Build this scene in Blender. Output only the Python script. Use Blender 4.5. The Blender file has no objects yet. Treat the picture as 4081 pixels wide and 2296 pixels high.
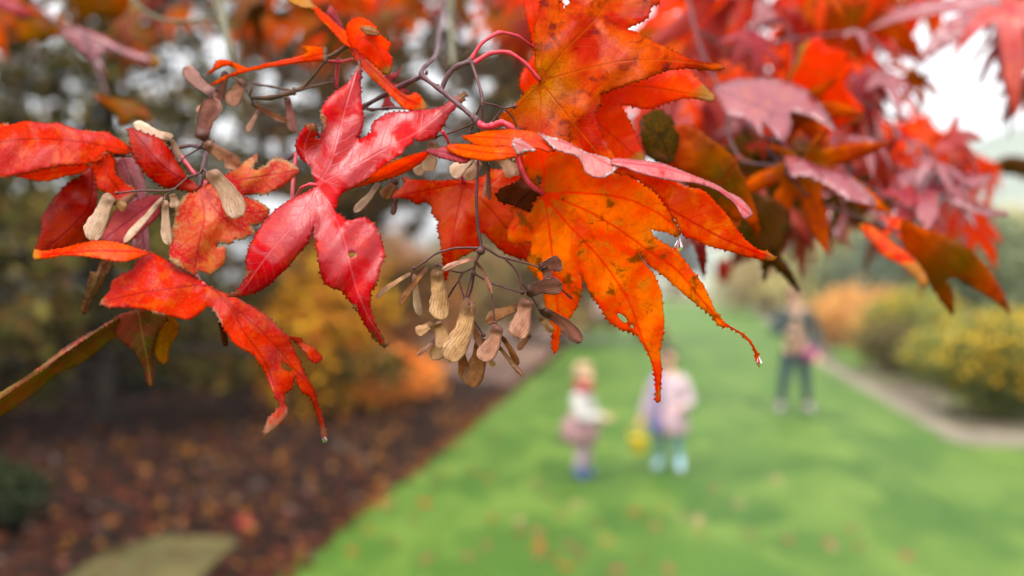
import bpy, bmesh, math, random
import numpy as np
from mathutils import Vector, Matrix, Quaternion
from mathutils.geometry import delaunay_2d_cdt

rnd = random.Random(7)
scene = bpy.context.scene
COL = scene.collection
R = math.radians

# ------------------------------------------------------------------ camera
CAM = Vector((0.0, 0.0, 1.7))
FPX, CX, CY, HOR = 4081.0, 2040.5, 1148.0, 1130.0
TH = math.atan((CY - HOR) / FPX)
cam_d = bpy.data.cameras.new('camera')
cam = bpy.data.objects.new('camera', cam_d)
COL.objects.link(cam)
cam.location = CAM
cam.rotation_euler = (math.pi / 2 - TH, 0, 0)
cam_d.sensor_width = 36.0
cam_d.lens = 36.0
cam_d.clip_start = 0.02
cam_d.clip_end = 3000
cam_d.dof.use_dof = True
cam_d.dof.focus_distance = 0.362
cam_d.dof.aperture_fstop = 5.6
scene.camera = cam

# ------------------------------------------------------------------ sky and light (overcast)
SUN_EL, SUN_AZ = 68.0, 190.0      # azimuth clockwise from +Y
world = bpy.data.worlds.new('World')
scene.world = world
world.use_nodes = True
wn = world.node_tree
wn.nodes.clear()
sky = wn.nodes.new('ShaderNodeTexSky')
sky.sky_type = 'NISHITA'
sky.sun_disc = False
sky.sun_elevation = R(SUN_EL)
sky.sun_rotation = R(SUN_AZ)
sky.air_density = 1.0
sky.dust_density = 4.0
sky.ozone_density = 1.0
hs = wn.nodes.new('ShaderNodeHueSaturation')
hs.inputs['Saturation'].default_value = 0.10      # cloud cover: the sky is grey-white
bg = wn.nodes.new('ShaderNodeBackground')
bg.inputs['Strength'].default_value = 0.15
wo = wn.nodes.new('ShaderNodeOutputWorld')
wn.links.new(sky.outputs[0], hs.inputs['Color'])
wn.links.new(hs.outputs[0], bg.inputs['Color'])
wn.links.new(bg.outputs[0], wo.inputs['Surface'])
sun_d = bpy.data.lights.new('sun', 'SUN')
sun_d.energy = 0.7
sun_d.angle = R(75)
sun_d.color = (1.0, 0.96, 0.9)
sun = bpy.data.objects.new('sun', sun_d)
COL.objects.link(sun)
sd = Vector((math.sin(R(SUN_AZ)) * math.cos(R(SUN_EL)), math.cos(R(SUN_AZ)) * math.cos(R(SUN_EL)), math.sin(R(SUN_EL))))
sun.rotation_euler = sd.to_track_quat('Z', 'Y').to_euler()
sun.location = (0, -3, 12)
scene.view_settings.view_transform = 'Standard'
scene.view_settings.look = 'None'
scene.view_settings.exposure = 1.62
scene.view_settings.gamma = 1.0
scene.render.engine = 'CYCLES'
scene.cycles.max_bounces = 8
scene.cycles.transparent_max_bounces = 8
scene.cycles.use_denoising = True

# ------------------------------------------------------------------ helpers
_F = Vector((0, math.cos(TH), -math.sin(TH)))
_U = Vector((0, math.sin(TH), math.cos(TH)))
_Rt = Vector((1, 0, 0))

def P(px, py, d):
    return CAM + float(d) * (_F + float(px - CX) / FPX * _Rt + float(CY - py) / FPX * _U)

def Pn(xy, d):
    """pixels (N,2) and distances (N,) to world points"""
    u = (xy[:, 0] - CX) / FPX
    v = (CY - xy[:, 1]) / FPX
    f, up, c = np.array(_F), np.array(_U), np.array(CAM)
    return c + d[:, None] * (f[None] + u[:, None] * np.array([1.0, 0, 0])[None] + v[:, None] * up[None])

def G(px, py, z=0.0):
    """the ground point seen at a pixel"""
    d = (_F + (px - CX) / FPX * _Rt + (CY - py) / FPX * _U)
    t = (z - CAM.z) / d.z
    p = CAM + t * d
    return Vector((p.x, p.y, z))

def lin(c):
    c = c / 255.0
    return c / 12.92 if c <= 0.04045 else ((c + 0.055) / 1.055) ** 2.4

def S(r, g, b, a=1.0):
    return (lin(r), lin(g), lin(b), a)

def tag(o, label=None, cat=None, group=None, kind=None):
    if label: o['label'] = label
    if cat: o['category'] = cat
    if group: o['group'] = group
    if kind: o['kind'] = kind
    return o

def empty(name, loc, rz=0.0):
    o = bpy.data.objects.new(name, None)
    COL.objects.link(o)
    o.location = loc
    o.rotation_euler = (0, 0, rz)
    o.empty_display_size = 0.1
    return o

def adopt(o, parent):
    """parent an object whose mesh is in world space"""
    o.parent = parent
    o.matrix_parent_inverse = _wm(parent).inverted()
    return o

def _wm(o):
    m = o.matrix_basis.copy()
    if o.parent is not None:
        m = _wm(o.parent) @ o.matrix_parent_inverse @ m
    return m

def mesh_obj(name, verts, faces, mat=None, parent=None, smooth=True, local=False):
    me = bpy.data.meshes.new(name)
    me.from_pydata([tuple(v) for v in verts], [], [tuple(f) for f in faces])
    me.update()
    if smooth:
        me.polygons.foreach_set('use_smooth', [True] * len(me.polygons))
    o = bpy.data.objects.new(name, me)
    COL.objects.link(o)
    if mat: me.materials.append(mat)
    if parent is not None:
        if local: o.parent = parent
        else: adopt(o, parent)
    return o

def fattr(me, name, data, typ='FLOAT', dom='POINT'):
    a = me.attributes.new(name, typ, dom)
    key = {'FLOAT': 'value', 'FLOAT_VECTOR': 'vector', 'FLOAT_COLOR': 'color'}[typ]
    a.data.foreach_set(key, np.asarray(data, dtype=np.float32).ravel())

def catmull(pts, n=6, closed=False):
    pts = [np.array(p, float) for p in pts]
    N = len(pts)
    out = []
    for i in range(N if closed else N - 1):
        if closed:
            p0, p1, p2, p3 = pts[(i - 1) % N], pts[i], pts[(i + 1) % N], pts[(i + 2) % N]
        else:
            p1, p2 = pts[i], pts[i + 1]
            p0 = pts[i - 1] if i > 0 else p1 * 2 - p2
            p3 = pts[i + 2] if i + 2 < N else p2 * 2 - p1
        for k in range(n):
            t = k / n
            # a slightly tight spline keeps tips and notches crisp
            m1, m2 = 0.38 * (p2 - p0), 0.38 * (p3 - p1)
            h = (2 * t**3 - 3 * t**2 + 1, t**3 - 2 * t**2 + t, -2 * t**3 + 3 * t**2, t**3 - t**2)
            out.append(h[0] * p1 + h[1] * m1 + h[2] * p2 + h[3] * m2)
    if not closed: out.append(pts[-1])
    return np.array(out)

def tube_data(path, radii, sides=7, n=5, caps=True):
    pr = [tuple(p) + (r,) for p, r in zip(path, radii)]
    c = catmull(pr, n) if len(pr) > 2 else np.array(pr, float)
    pts, rs = c[:, :3], c[:, 3]
    vs, fs = [], []
    up = None
    for i in range(len(pts)):
        t = pts[min(i + 1, len(pts) - 1)] - pts[max(i - 1, 0)]
        t = Vector(t).normalized()
        if up is None:
            up = t.orthogonal().normalized()
        else:
            up = (up - up.dot(t) * t)
            up = up.normalized() if up.length > 1e-6 else t.orthogonal().normalized()
        sd_ = t.cross(up)
        for k in range(sides):
            a = 2 * math.pi * k / sides
            vs.append(Vector(pts[i]) + (math.cos(a) * up + math.sin(a) * sd_) * float(rs[i]))
    for i in range(len(pts) - 1):
        for k in range(sides):
            a, b = i * sides + k, i * sides + (k + 1) % sides
            fs.append((a, b, b + sides, a + sides))
    if caps:
        fs.append(tuple(range(sides - 1, -1, -1)))
        fs.append(tuple(range((len(pts) - 1) * sides, len(pts) * sides)))
    return vs, fs

def join_data(parts):
    vs, fs = [], []
    for v, f in parts:
        o = len(vs)
        vs += list(v)
        fs += [tuple(i + o for i in q) for q in f]
    return vs, fs

def ellipsoid(c, r, seg=10, rings=7, rot=None):
    vs, fs = [], []
    for i in range(rings + 1):
        th = math.pi * i / rings
        for k in range(seg):
            ph = 2 * math.pi * k / seg
            p = Vector((r[0] * math.sin(th) * math.cos(ph), r[1] * math.sin(th) * math.sin(ph), r[2] * math.cos(th)))
            if rot: p = rot @ p
            vs.append(Vector(c) + p)
    for i in range(rings):
        for k in range(seg):
            a, b = i * seg + k, i * seg + (k + 1) % seg
            fs.append((a, b, b + seg, a + seg))
    return vs, fs

# ------------------------------------------------------------------ node helpers
class NT:
    def __init__(self, name):
        self.m = bpy.data.materials.new(name)
        self.m.use_nodes = True
        self.t = self.m.node_tree
        self.t.nodes.clear()
        self.out = self.t.nodes.new('ShaderNodeOutputMaterial')
    def n(self, typ, **kw):
        nd = self.t.nodes.new(typ)
        for k, v in kw.items():
            if k.startswith('i_'):
                key = k[2:]
                key = int(key) if key.isdigit() else key.replace('_', ' ')
                self.set(nd.inputs[key], v)
            else:
                setattr(nd, k, v)
        return nd
    def set(self, sock, v):
        if isinstance(v, bpy.types.NodeSocket): self.t.links.new(v, sock)
        elif hasattr(v, 'outputs'): self.t.links.new(v.outputs[0], sock)
        else: sock.default_value = v
    def math(self, op, a, b=0.0, c=0.0, clamp=False):
        nd = self.n('ShaderNodeMath', operation=op, use_clamp=clamp)
        for i, v in enumerate((a, b, c)): self.set(nd.inputs[i], v)
        return nd.outputs[0]
    def mix(self, f, a, b, blend='MIX'):
        nd = self.n('ShaderNodeMix', data_type='RGBA', blend_type=blend)
        self.set(nd.inputs[0], f); self.set(nd.inputs[6], a); self.set(nd.inputs[7], b)
        return nd.outputs[2]
    def sstep(self, v, lo, hi):
        nd = self.n('ShaderNodeMapRange', interpolation_type='SMOOTHSTEP')
        self.set(nd.inputs['Value'], v)
        self.set(nd.inputs['From Min'], lo); self.set(nd.inputs['From Max'], hi)
        return nd.outputs[0]
    def noise(self, vec, scale, detail=3.0, rough=0.5, dist=0.0):
        nd = self.n('ShaderNodeTexNoise')
        if vec is not None: self.set(nd.inputs['Vector'], vec)
        nd.inputs['Scale'].default_value = scale
        nd.inputs['Detail'].default_value = detail
        nd.inputs['Roughness'].default_value = rough
        nd.inputs['Distortion'].default_value = dist
        return nd.outputs[0]
    def attr(self, name):
        return self.n('ShaderNodeAttribute', attribute_name=name)
    def surf(self, s): self.set(self.out.inputs['Surface'], s); return self.m

def plain_mat(name, c1, c2=None, scale=20.0, rough=0.7, bump=0.0, spec=0.4, c3=None, coord='Object'):
    t = NT(name)
    tc = t.n('ShaderNodeTexCoord')
    v = tc.outputs[coord]
    col = c1
    f = t.noise(v, scale, 5.0, 0.6)
    if c2 is not None: col = t.mix(t.sstep(f, 0.35, 0.65), c1, c2)
    if c3 is not None: col = t.mix(t.sstep(t.noise(v, scale * 0.23, 4.0), 0.52, 0.68), col, c3)
    b = t.n('ShaderNodeBsdfPrincipled')
    t.set(b.inputs['Base Color'], col)
    b.inputs['Roughness'].default_value = rough
    b.inputs['Specular IOR Level'].default_value = spec
    if bump:
        bn = t.n('ShaderNodeBump')
        bn.inputs['Strength'].default_value = 0.6
        bn.inputs['Distance'].default_value = bump
        t.set(bn.inputs['Height'], f)
        t.set(b.inputs['Normal'], bn)
    return t.surf(b.outputs[0])

def leaf_mat(name, ca, cb, cc, vein, dry=S(120, 78, 45), dry_amt=0.25, spots=0.5, trans=0.45, rough=0.32,
             cen=None, cen_r=1.6, tcol=None, scale=1.0, wet=0.5, tipdry=0.0, veinw=0.055, dry2=S(168, 118, 84), blotch=0.0, spec=0.12, veinf=0.7, val=0.66):
    """autumn leaf: blotched pigment, veins, chewed dry margins, brown spots, waxy sheen, light shining through"""
    t = NT(name)
    lp = t.attr('lp').outputs['Vector']
    vn = t.n('ShaderNodeSeparateXYZ'); t.set(vn.inputs[0], t.attr('vn').outputs['Vector'])
    vs, vd, tip = vn.outputs[0], vn.outputs[1], vn.outputs[2]
    ed = t.attr('ed').outputs['Fac']
    n1 = t.noise(lp, 0.55 * scale, 4.0, 0.55, 0.6)
    n2 = t.noise(lp, 1.5 * scale, 5.0, 0.6, 0.4)
    n3 = t.noise(lp, 9.0, 4.0, 0.6)
    col = t.mix(t.sstep(n1, 0.40, 0.60), ca, cb)
    col = t.mix(t.math('MULTIPLY', t.sstep(n2, 0.50, 0.68), 0.85), col, cc)
    if cen is not None:   # pigment still missing along the veins near the stalk
        m = t.math('MULTIPLY', t.sstep(t.math('ADD', vs, t.math('MULTIPLY', n2, 1.2)), cen_r + 1.1, cen_r * 0.35), 0.9)
        col = t.mix(m, col, cen)
    # fine mottling
    col = t.mix(t.math('MULTIPLY', t.sstep(n3, 0.42, 0.72), 0.55), col, t.mix(0.5, cc, dry))
    # secondary veins run out from the midrib towards the tip
    ph = t.math('SUBTRACT', vs, t.math('MULTIPLY', vd, 0.95))
    ph = t.math('ADD', ph, t.math('MULTIPLY', n2, 0.22))
    tri = t.math('PINGPONG', ph, 0.24)
    sv = t.sstep(tri, 0.030, 0.004)
    fade = t.sstep(vd, 1.5, 0.15)
    sv = t.math('MULTIPLY', sv, fade)
    mv = t.sstep(vd, veinw, veinw * 0.35)
    col = t.mix(t.math('MULTIPLY', sv, 0.5), col, vein)
    col = t.mix(t.math('MULTIPLY', mv, veinf), col, vein)
    if blotch:   # bruised, rotting patches
        bm_ = t.sstep(t.math('ADD', t.noise(lp, 0.75, 5.0, 0.65, 0.5), t.math('MULTIPLY', n3, 0.12)), 0.62, 0.72)
        col = t.mix(t.math('MULTIPLY', bm_, blotch), col, S(124, 80, 20))
    # brown spots
    vo = t.n('ShaderNodeTexVoronoi', feature='F1')
    t.set(vo.inputs['Vector'], lp); vo.inputs['Scale'].default_value = 1.15
    sp = t.math('MULTIPLY', t.sstep(t.math('ADD', vo.outputs['Distance'], t.math('MULTIPLY', n3, 0.10)), 0.15, 0.10), 0.9)
    keep = t.sstep(t.n('ShaderNodeSeparateColor', i_0=vo.outputs['Color']).outputs[0], 1.0 - spots, 1.0 - spots + 0.02)
    sp = t.math('MULTIPLY', sp, keep)
    col = t.mix(sp, col, S(66, 42, 24))
    # dry margin
    lim = t.math('MULTIPLY', t.math('SUBTRACT', t.noise(lp, 0.9, 4.0, 0.7), 0.64 - 0.2 * dry_amt), 1.3)
    dm = t.sstep(t.math('SUBTRACT', lim, ed), -0.03, 0.05)
    td = t.sstep(t.math('ADD', tip, t.math('MULTIPLY', n2, 0.25)), 1.12 - tipdry, 1.22 - tipdry)
    dm = t.math('MAXIMUM', dm, td)
    dcol = t.mix(t.sstep(n3, 0.4, 0.65), dry, dry2)
    col = t.mix(dm, col, dcol)
    rim = t.sstep(ed, 0.05, 0.0)
    col = t.mix(t.math('MULTIPLY', rim, 0.45), col, S(90, 40, 22))
    # fine net of tertiary veins
    net = t.n('ShaderNodeTexVoronoi', feature='DISTANCE_TO_EDGE'); t.set(net.inputs['Vector'], lp); net.inputs['Scale'].default_value = 5.5
    nt_ = t.sstep(net.outputs['Distance'], 0.07, 0.0)
    col = t.mix(t.math('MULTIPLY', nt_, 0.10), col, vein)
    dk = t.n('ShaderNodeHueSaturation', i_Saturation=1.03, i_Value=val); t.set(dk.inputs['Color'], col)
    col = dk.outputs[0]
    # relief
    hgt = t.math('ADD', t.math('MULTIPLY', n3, 0.16), t.math('MULTIPLY', t.noise(lp, 3.2, 3.0), 0.6))
    hgt = t.math('SUBTRACT', hgt, t.math('MULTIPLY', nt_, 0.05))
    hgt = t.math('SUBTRACT', hgt, t.math('MULTIPLY', t.math('MAXIMUM', t.math('MULTIPLY', sv, 0.6), mv), 0.55))
    bn = t.n('ShaderNodeBump')
    bn.inputs['Strength'].default_value = 0.4
    bn.inputs['Distance'].default_value = 0.0011
    t.set(bn.inputs['Height'], hgt)
    b = t.n('ShaderNodeBsdfPrincipled')
    t.set(b.inputs['Base Color'], col)
    wetm = t.sstep(t.noise(lp, 0.55, 3.0, 0.5, 0.8), 0.50 - 0.22 * wet, 0.64 - 0.22 * wet)
    t.set(b.inputs['Roughness'], t.math('ADD', rough + 0.08, t.math('SUBTRACT', t.math('MULTIPLY', dm, 0.35), t.math('MULTIPLY', wetm, 0.10))))
    t.set(b.inputs['Specular IOR Level'], t.math('MULTIPLY', spec, t.math('ADD', 0.12, wetm)))   # a film of water lies on part of the blade
    t.set(b.inputs['Normal'], bn)
    t.set(b.inputs['Coat Weight'], t.math('MULTIPLY', wetm, 0.35 * wet))
    b.inputs['Coat Roughness'].default_value = 0.24
    tr = t.n('ShaderNodeBsdfTranslucent')
    tc2 = t.mix(0.25, col, tcol if tcol is not None else col)
    hsn = t.n('ShaderNodeHueSaturation', i_Saturation=1.0, i_Value=1.45)
    t.set(hsn.inputs['Color'], tc2)
    t.set(tr.inputs['Color'], hsn)
    mx = t.n('ShaderNodeMixShader')
    t.set(mx.inputs[0], t.math('MULTIPLY', t.math('SUBTRACT', 1.0, t.math('MULTIPLY', dm, 0.5)), trans))
    t.set(mx.inputs[1], b.outputs[0]); t.set(mx.inputs[2], tr.outputs[0])
    return t.surf(mx.outputs[0])

# ------------------------------------------------------------------ leaf surfaces
def inside(pts, poly):
    x, y = pts[:, 0], pts[:, 1]
    r = np.zeros(len(pts), bool)
    n = len(poly)
    for i in range(n):
        x1, y1 = poly[i]; x2, y2 = poly[(i + 1) % n]
        if y1 == y2: continue
        c = ((y1 > y) != (y2 > y)) & (x < (x2 - x1) * (y - y1) / (y2 - y1) + x1)
        r ^= c
    return r

def seg_dist(pts, poly, closed):
    """distance, arc length at the foot, total length"""
    best = np.full(len(pts), 1e9); arc = np.zeros(len(pts))
    acc = 0.0
    n = len(poly)
    for i in range(n if closed else n - 1):
        a = poly[i]; b = poly[(i + 1) % n]
        ab = b - a; L = math.hypot(ab[0], ab[1])
        if L < 1e-9: continue
        t = np.clip(((pts - a) @ ab) / (L * L), 0, 1)
        d = np.linalg.norm(pts - (a + t[:, None] * ab), axis=1)
        m = d < best
        best[m] = d[m]; arc[m] = acc + t[m] * L
        acc += L
    return best, arc, acc

def resample(c, step):
    out = []
    n = len(c)
    carry = 0.0
    for i in range(n):
        a, b = c[i], c[(i + 1) % n]
        L = np.linalg.norm(b - a)
        t = carry
        while t < L:
            out.append(a + (b - a) * t / L)
            t += step
        carry = t - L
    return np.array(out)

def patch2d(outline, veins, holes=(), grid=17, step=8.0, tooth=5.0, seed=0, smooth=True):
    rr = random.Random(seed)
    c = catmull(outline, 5, True) if smooth else np.array(outline, float)
    ar = 0.5 * np.sum(c[:, 0] * np.roll(c[:, 1], -1) - np.roll(c[:, 0], -1) * c[:, 1])
    if ar < 0: c = c[::-1]
    c = resample(c, step)
    n = len(c)
    tan = np.roll(c, -1, 0) - np.roll(c, 1, 0)
    tan /= np.linalg.norm(tan, axis=1)[:, None] + 1e-9
    nor = np.stack([tan[:, 1], -tan[:, 0]], 1)
    off = np.zeros(n); lean = np.zeros(n)
    i = 0
    while i < n:
        k = rr.choice((2, 3, 3, 4))
        off[i] = tooth * rr.uniform(0.1, 1.0) ** 1.5 * 1.6
        lean[i] = rr.uniform(-0.8, 0.8) * tooth
        for q in range(1, k):
            if i + q < n: off[i + q] = -tooth * rr.uniform(0.0, 0.25)
        i += k
    c = c + nor * off[:, None] + tan * lean[:, None]
    lo, hi = c.min(0), c.max(0)
    gx = np.arange(lo[0], hi[0], grid); gy = np.arange(lo[1], hi[1], grid * 0.87)
    g = np.array([(x + (grid / 2 if j % 2 else 0), y) for j, y in enumerate(gy) for x in gx])
    g = g + np.array([[rr.uniform(-2, 2), rr.uniform(-2, 2)] for _ in range(len(g))]) if len(g) else np.zeros((0, 2))
    if len(g):
        g = g[inside(g, c)]
    if len(g):
        d, _, _ = seg_dist(g, c, True)
        g = g[d > grid * 0.5]
    hl = []
    for h in holes:
        hc = resample(catmull(h, 4, True), step)
        hl.append(hc)
        if len(g):
            g = g[~inside(g, hc)]
            d, _, _ = seg_dist(g, hc, True)
            g = g[d > grid * 0.4]
    vp = []
    for vv in veins:     # vertices along every main vein keep it a crisp line
        vc = catmull(vv, 5) if len(vv) > 2 else np.array(vv, float)
        q = []
        for a_, b_ in zip(vc[:-1], vc[1:]):
            m_ = max(1, int(np.linalg.norm(b_ - a_) / (step * 1.1)))
            q += [a_ + (b_ - a_) * k_ / m_ for k_ in range(m_)]
        q = np.array(q)
        q = q[inside(q, c)]
        for h in hl: q = q[~inside(q, h)] if len(q) else q
        if len(q):
            d, _, _ = seg_dist(q, c, True)
            q = q[d > 3.0]
        if len(q):
            vp.append(q)
            if len(g):
                d, _, _ = seg_dist(g, vc, False)
                g = g[d > grid * 0.55]
    allp = [c] + hl + vp + ([g] if len(g) else [])
    vs = np.concatenate(allp)
    fcs = [list(range(n))]
    o = n
    for h in hl:
        fcs.append(list(range(o, o + len(h)))); o += len(h)
    res = delaunay_2d_cdt([Vector((float(p[0]), float(p[1]))) for p in vs], [], fcs, 0, 1e-4)
    v2 = np.array([(p.x, p.y) for p in res[0]])
    tris = np.array([f for f in res[2] if len(f) == 3])
    cen = v2[tris].mean(1)
    ok = inside(cen, c)
    for h in hl: ok &= ~inside(cen, h)
    tris = tris[ok]
    used = np.unique(tris)
    mp = -np.ones(len(v2), int); mp[used] = np.arange(len(used))
    v2 = v2[used]; tris = mp[tris]
    # attributes
    ed, _, _ = seg_dist(v2, c, True)
    for h in hl:
        dh, _, _ = seg_dist(v2, h, True)
        ed = np.minimum(ed, dh * 0.8)
    vd = np.full(len(v2), 999.0); vs_ = np.zeros(len(v2)); tp = np.zeros(len(v2))
    for vv in veins:
        vc = catmull(vv, 5) if len(vv) > 2 else np.array(vv, float)
        d, a, L = seg_dist(v2, vc, False)
        m = d < vd
        vd[m] = d[m]; vs_[m] = a[m]; tp[m] = a[m] / L
    return v2, tris, ed / 100.0, np.stack([vs_ / 100.0, vd / 100.0, tp], 1)

def tps(ctrl):
    c = np.array(ctrl, float)
    xy, z = c[:, :2] / 300.0, c[:, 2]
    n = len(c)
    def k(r): return r * r * np.log(r * r + 1e-9)
    d = np.linalg.norm(xy[:, None] - xy[None], axis=2)
    A = np.zeros((n + 3, n + 3))
    A[:n, :n] = k(d) + np.eye(n) * 0.02
    A[:n, n] = 1; A[:n, n + 1:] = xy
    A[n, :n] = 1; A[n + 1:, :n] = xy.T
    w = np.linalg.lstsq(A, np.concatenate([z, np.zeros(3)]), rcond=None)[0]
    def f(p):
        q = p / 300.0
        dd = np.linalg.norm(q[:, None] - xy[None], axis=2)
        return k(dd) @ w[:n] + w[n] + q @ w[n + 1:]
    return f

SEED = [0]
def add_sheet_attrs(me, v2, ed, vn, seed):
    lp = np.column_stack([v2 / 100.0, np.full(len(v2), seed * 7.31)])
    fattr(me, 'lp', lp, 'FLOAT_VECTOR')
    fattr(me, 'vn', vn, 'FLOAT_VECTOR')
    fattr(me, 'ed', ed)

def traced_leaf(patches, d0, parent, fold=4.0, wave=1.0, name='leaf', thick=0.0003, label=None):
    """one leaf made of one or more sheets. Each: dict(o=outline px, v=veins px, z=[(px,py,mm)], m=material)"""
    SEED[0] += 1
    sd0 = SEED[0]
    V, F, ED, VN, L2, MI = [], [], [], [], [], []
    mats = []
    for k, p in enumerate(patches):
        v2, tris, ed, vn = patch2d(p['o'], p.get('v') or [[p['o'][0], p['o'][len(p['o']) // 2]]], p.get('h', ()), p.get('grid', 17),
                                   p.get('step', 7.0), p.get('t', 4.0) * 1.6, sd0 * 31 + k)
        if len(p['z']) >= 3: z = tps(p['z'])(v2)
        else: z = np.full(len(v2), float(p['z'][0][2]))
        fq = np.minimum(vn[:, 1], 1.3)
        z = z + 0.55 * p.get('fold', fold) * fq * fq / (fq + 0.12)
        w = p.get('wave', wave)
        ph = sd0 * 1.7
        z = z + w * (np.sin(v2[:, 0] / 47 + ph) * np.sin(v2[:, 1] / 61 + 2 * ph) + 0.5 * np.sin(v2[:, 0] / 23 + v2[:, 1] / 29 + ph))
        wv = Pn(v2, d0 + z / 1000.0)
        o = sum(len(a) for a in V)
        V.append(wv); F.append(tris + o); ED.append(ed); VN.append(vn); L2.append(v2)
        if p['m'] not in mats: mats.append(p['m'])
        MI.append(np.full(len(tris), mats.index(p['m'])))
    V = np.concatenate(V); F = np.concatenate(F)
    ob = mesh_obj(name, V.tolist(), F.tolist(), None, parent)
    me = ob.data
    for m in mats: me.materials.append(m)
    me.polygons.foreach_set('material_index', np.concatenate(MI).astype(np.int32))
    add_sheet_attrs(me, np.concatenate(L2), np.concatenate(ED), np.concatenate(VN), sd0)
    md = ob.modifiers.new('thickness', 'SOLIDIFY'); md.thickness = thick; md.offset = 0
    if label: ob['label'] = label
    return ob

def palmate_mesh(seed, lobes=7, size_mm=85.0, droop=0.35, fold=0.25, curl=0.15):
    """a whole maple leaf in its own space: stalk end at the origin, middle lobe along +Y, face up"""
    rr = random.Random(seed)
    angs = {7: (-132, -86, -42, 0, 42, 86, 132), 5: (-98, -48, 0, 48, 98)}[lobes]
    lens = {7: (0.40, 0.72, 0.92, 1.0, 0.92, 0.72, 0.40), 5: (0.62, 0.9, 1.0, 0.9, 0.62)}[lobes]
    L0 = 560.0
    tips, outl, veins = [], [], []
    for i, (a, l) in enumerate(zip(angs, lens)):
        a = R(a + rr.uniform(-6, 6)); l = l * L0 * rr.uniform(0.88, 1.08)
        tips.append((a, l))
    pol = lambda a, r: (r * math.sin(a), r * math.cos(a))
    outl.append((0, -8))
    for i, (a, l) in enumerate(tips):
        if i == 0: outl.append(pol(a - 0.42, 0.30 * l))
        else:
            pa, pl = tips[i - 1]
            outl.append(pol((a + pa) / 2, 0.33 * (l + pl) / 2))
        w = 0.19
        outl.append(pol(a - w * 1.05, 0.55 * l))
        outl.append(pol(a - w * 0.62, 0.72 * l))
        outl.append(pol(a - w * 0.20, 0.90 * l))
        outl.append(pol(a, l))
        outl.append(pol(a + w * 0.20, 0.90 * l))
        outl.append(pol(a + w * 0.62, 0.72 * l))
        outl.append(pol(a + w * 1.05, 0.55 * l))
        b = rr.uniform(-0.06, 0.06)
        veins.append([(0, 0), pol(a + b, l * 0.5), pol(a, l)])
    a, l = tips[-1]
    outl.append(pol(a + 0.42, 0.30 * l))
    v2, tris, ed, vn = patch2d(outl, veins, (), 30, 14.0, 9.0, seed)
    r = np.linalg.norm(v2, axis=1) / L0
    z = -droop * r**2 + fold * np.minimum(vn[:, 1], 1.2) * 0.16
    z = z + curl * 0.12 * np.sin(v2[:, 0] / 110 + seed) * np.sin(v2[:, 1] / 90 + seed * 2)
    v3 = np.column_stack([v2 / L0 * np.maximum(0.4, 1 - 0.25 * droop * r)[:, None], z]) * size_mm / 1000.0
    me = bpy.data.meshes.new('leaf')
    me.from_pydata(v3.tolist(), [], tris.tolist())
    me.update()
    me.polygons.foreach_set('use_smooth', [True] * len(me.polygons))
    me.materials.append(None)
    add_sheet_attrs(me, v2, ed, vn, seed)
    return me

def leaf_copy(me, mat, loc, axis, normal, scale, parent=None, name='leaf', thick=0.0004):
    y = Vector(axis).normalized()
    z = Vector(normal); z = (z - z.dot(y) * y)
    z = z.normalized() if z.length > 1e-5 else y.orthogonal().normalized()
    x = y.cross(z)
    M = Matrix.Translation(loc) @ Matrix((x, y, z)).transposed().to_4x4() @ Matrix.Scale(scale, 4)
    o = bpy.data.objects.new(name, me)
    COL.objects.link(o)
    o.matrix_basis = M
    if parent is not None:
        o.parent = parent
        o.matrix_parent_inverse = _wm(parent).inverted()
    o.material_slots[0].link = 'OBJECT'
    o.material_slots[0].material = mat
    md = o.modifiers.new('thickness', 'SOLIDIFY'); md.thickness = thick; md.offset = 0
    return o

def twig(pts, r0, r1, mat, parent, name='twig', sides=7):
    """pts: (px,py,distance); radii in px at that distance"""
    w = [P(*p) for p in pts]
    n = len(w)
    rs = [(r0 + (r1 - r0) * i / (n - 1)) / FPX * pts[i][2] for i in range(n)]
    q = catmull([tuple(p) + (r,) for p, r in zip(w, rs)], 4) if n > 2 else np.array([tuple(p) + (r,) for p, r in zip(w, rs)])
    jr = random.Random(int(pts[0][0] * 7 + pts[0][1]))
    rs2 = [float(r) * jr.uniform(0.76, 1.0) * (1.16 if (i % 4 == 0 and 0 < i < len(q) - 1) else 1.0) for i, r in enumerate(q[:, 3])]
    v, f = tube_data([tuple(p) for p in q[:, :3]], rs2, sides, 3)
    return mesh_obj(name, v, f, mat, parent)

# ------------------------------------------------------------------ materials of the maple
M = {}
RED, RED2, ORG, ORG2, YEL, PUR, OLV = S(222, 38, 32), S(196, 20, 30), S(238, 92, 18), S(226, 62, 16), S(238, 160, 36), S(112, 26, 40), S(112, 100, 30)
VR = S(190, 20, 40)
M['crim'] = leaf_mat('leaf_crimson', S(212, 26, 38), S(196, 18, 40), S(226, 50, 30), S(222, 84, 90), dry_amt=0.3, spots=0.35, trans=0.3, rough=0.22, wet=0.5, tipdry=0.10, spec=0.42, val=0.7)
M['under'] = leaf_mat('leaf_orange_underside', S(236, 146, 42), S(224, 78, 22), S(206, 146, 52), S(216, 40, 36), dry=S(104, 66, 26), dry_amt=0.0, spots=0.30, trans=0.68, rough=0.42, cen=S(160, 108, 36), cen_r=1.5, tcol=S(240, 150, 40), wet=0.05, tipdry=0.02, veinw=0.06, blotch=0.95, val=1.04)
M['redorg'] = leaf_mat('leaf_red_orange', S(232, 46, 18), S(238, 84, 22), S(244, 150, 40), S(206, 26, 46), dry=S(190, 120, 30), dry_amt=0.1, spots=0.2, trans=0.55, rough=0.36, tcol=S(255, 120, 20), wet=0.3, tipdry=0.12, val=0.85)
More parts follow.
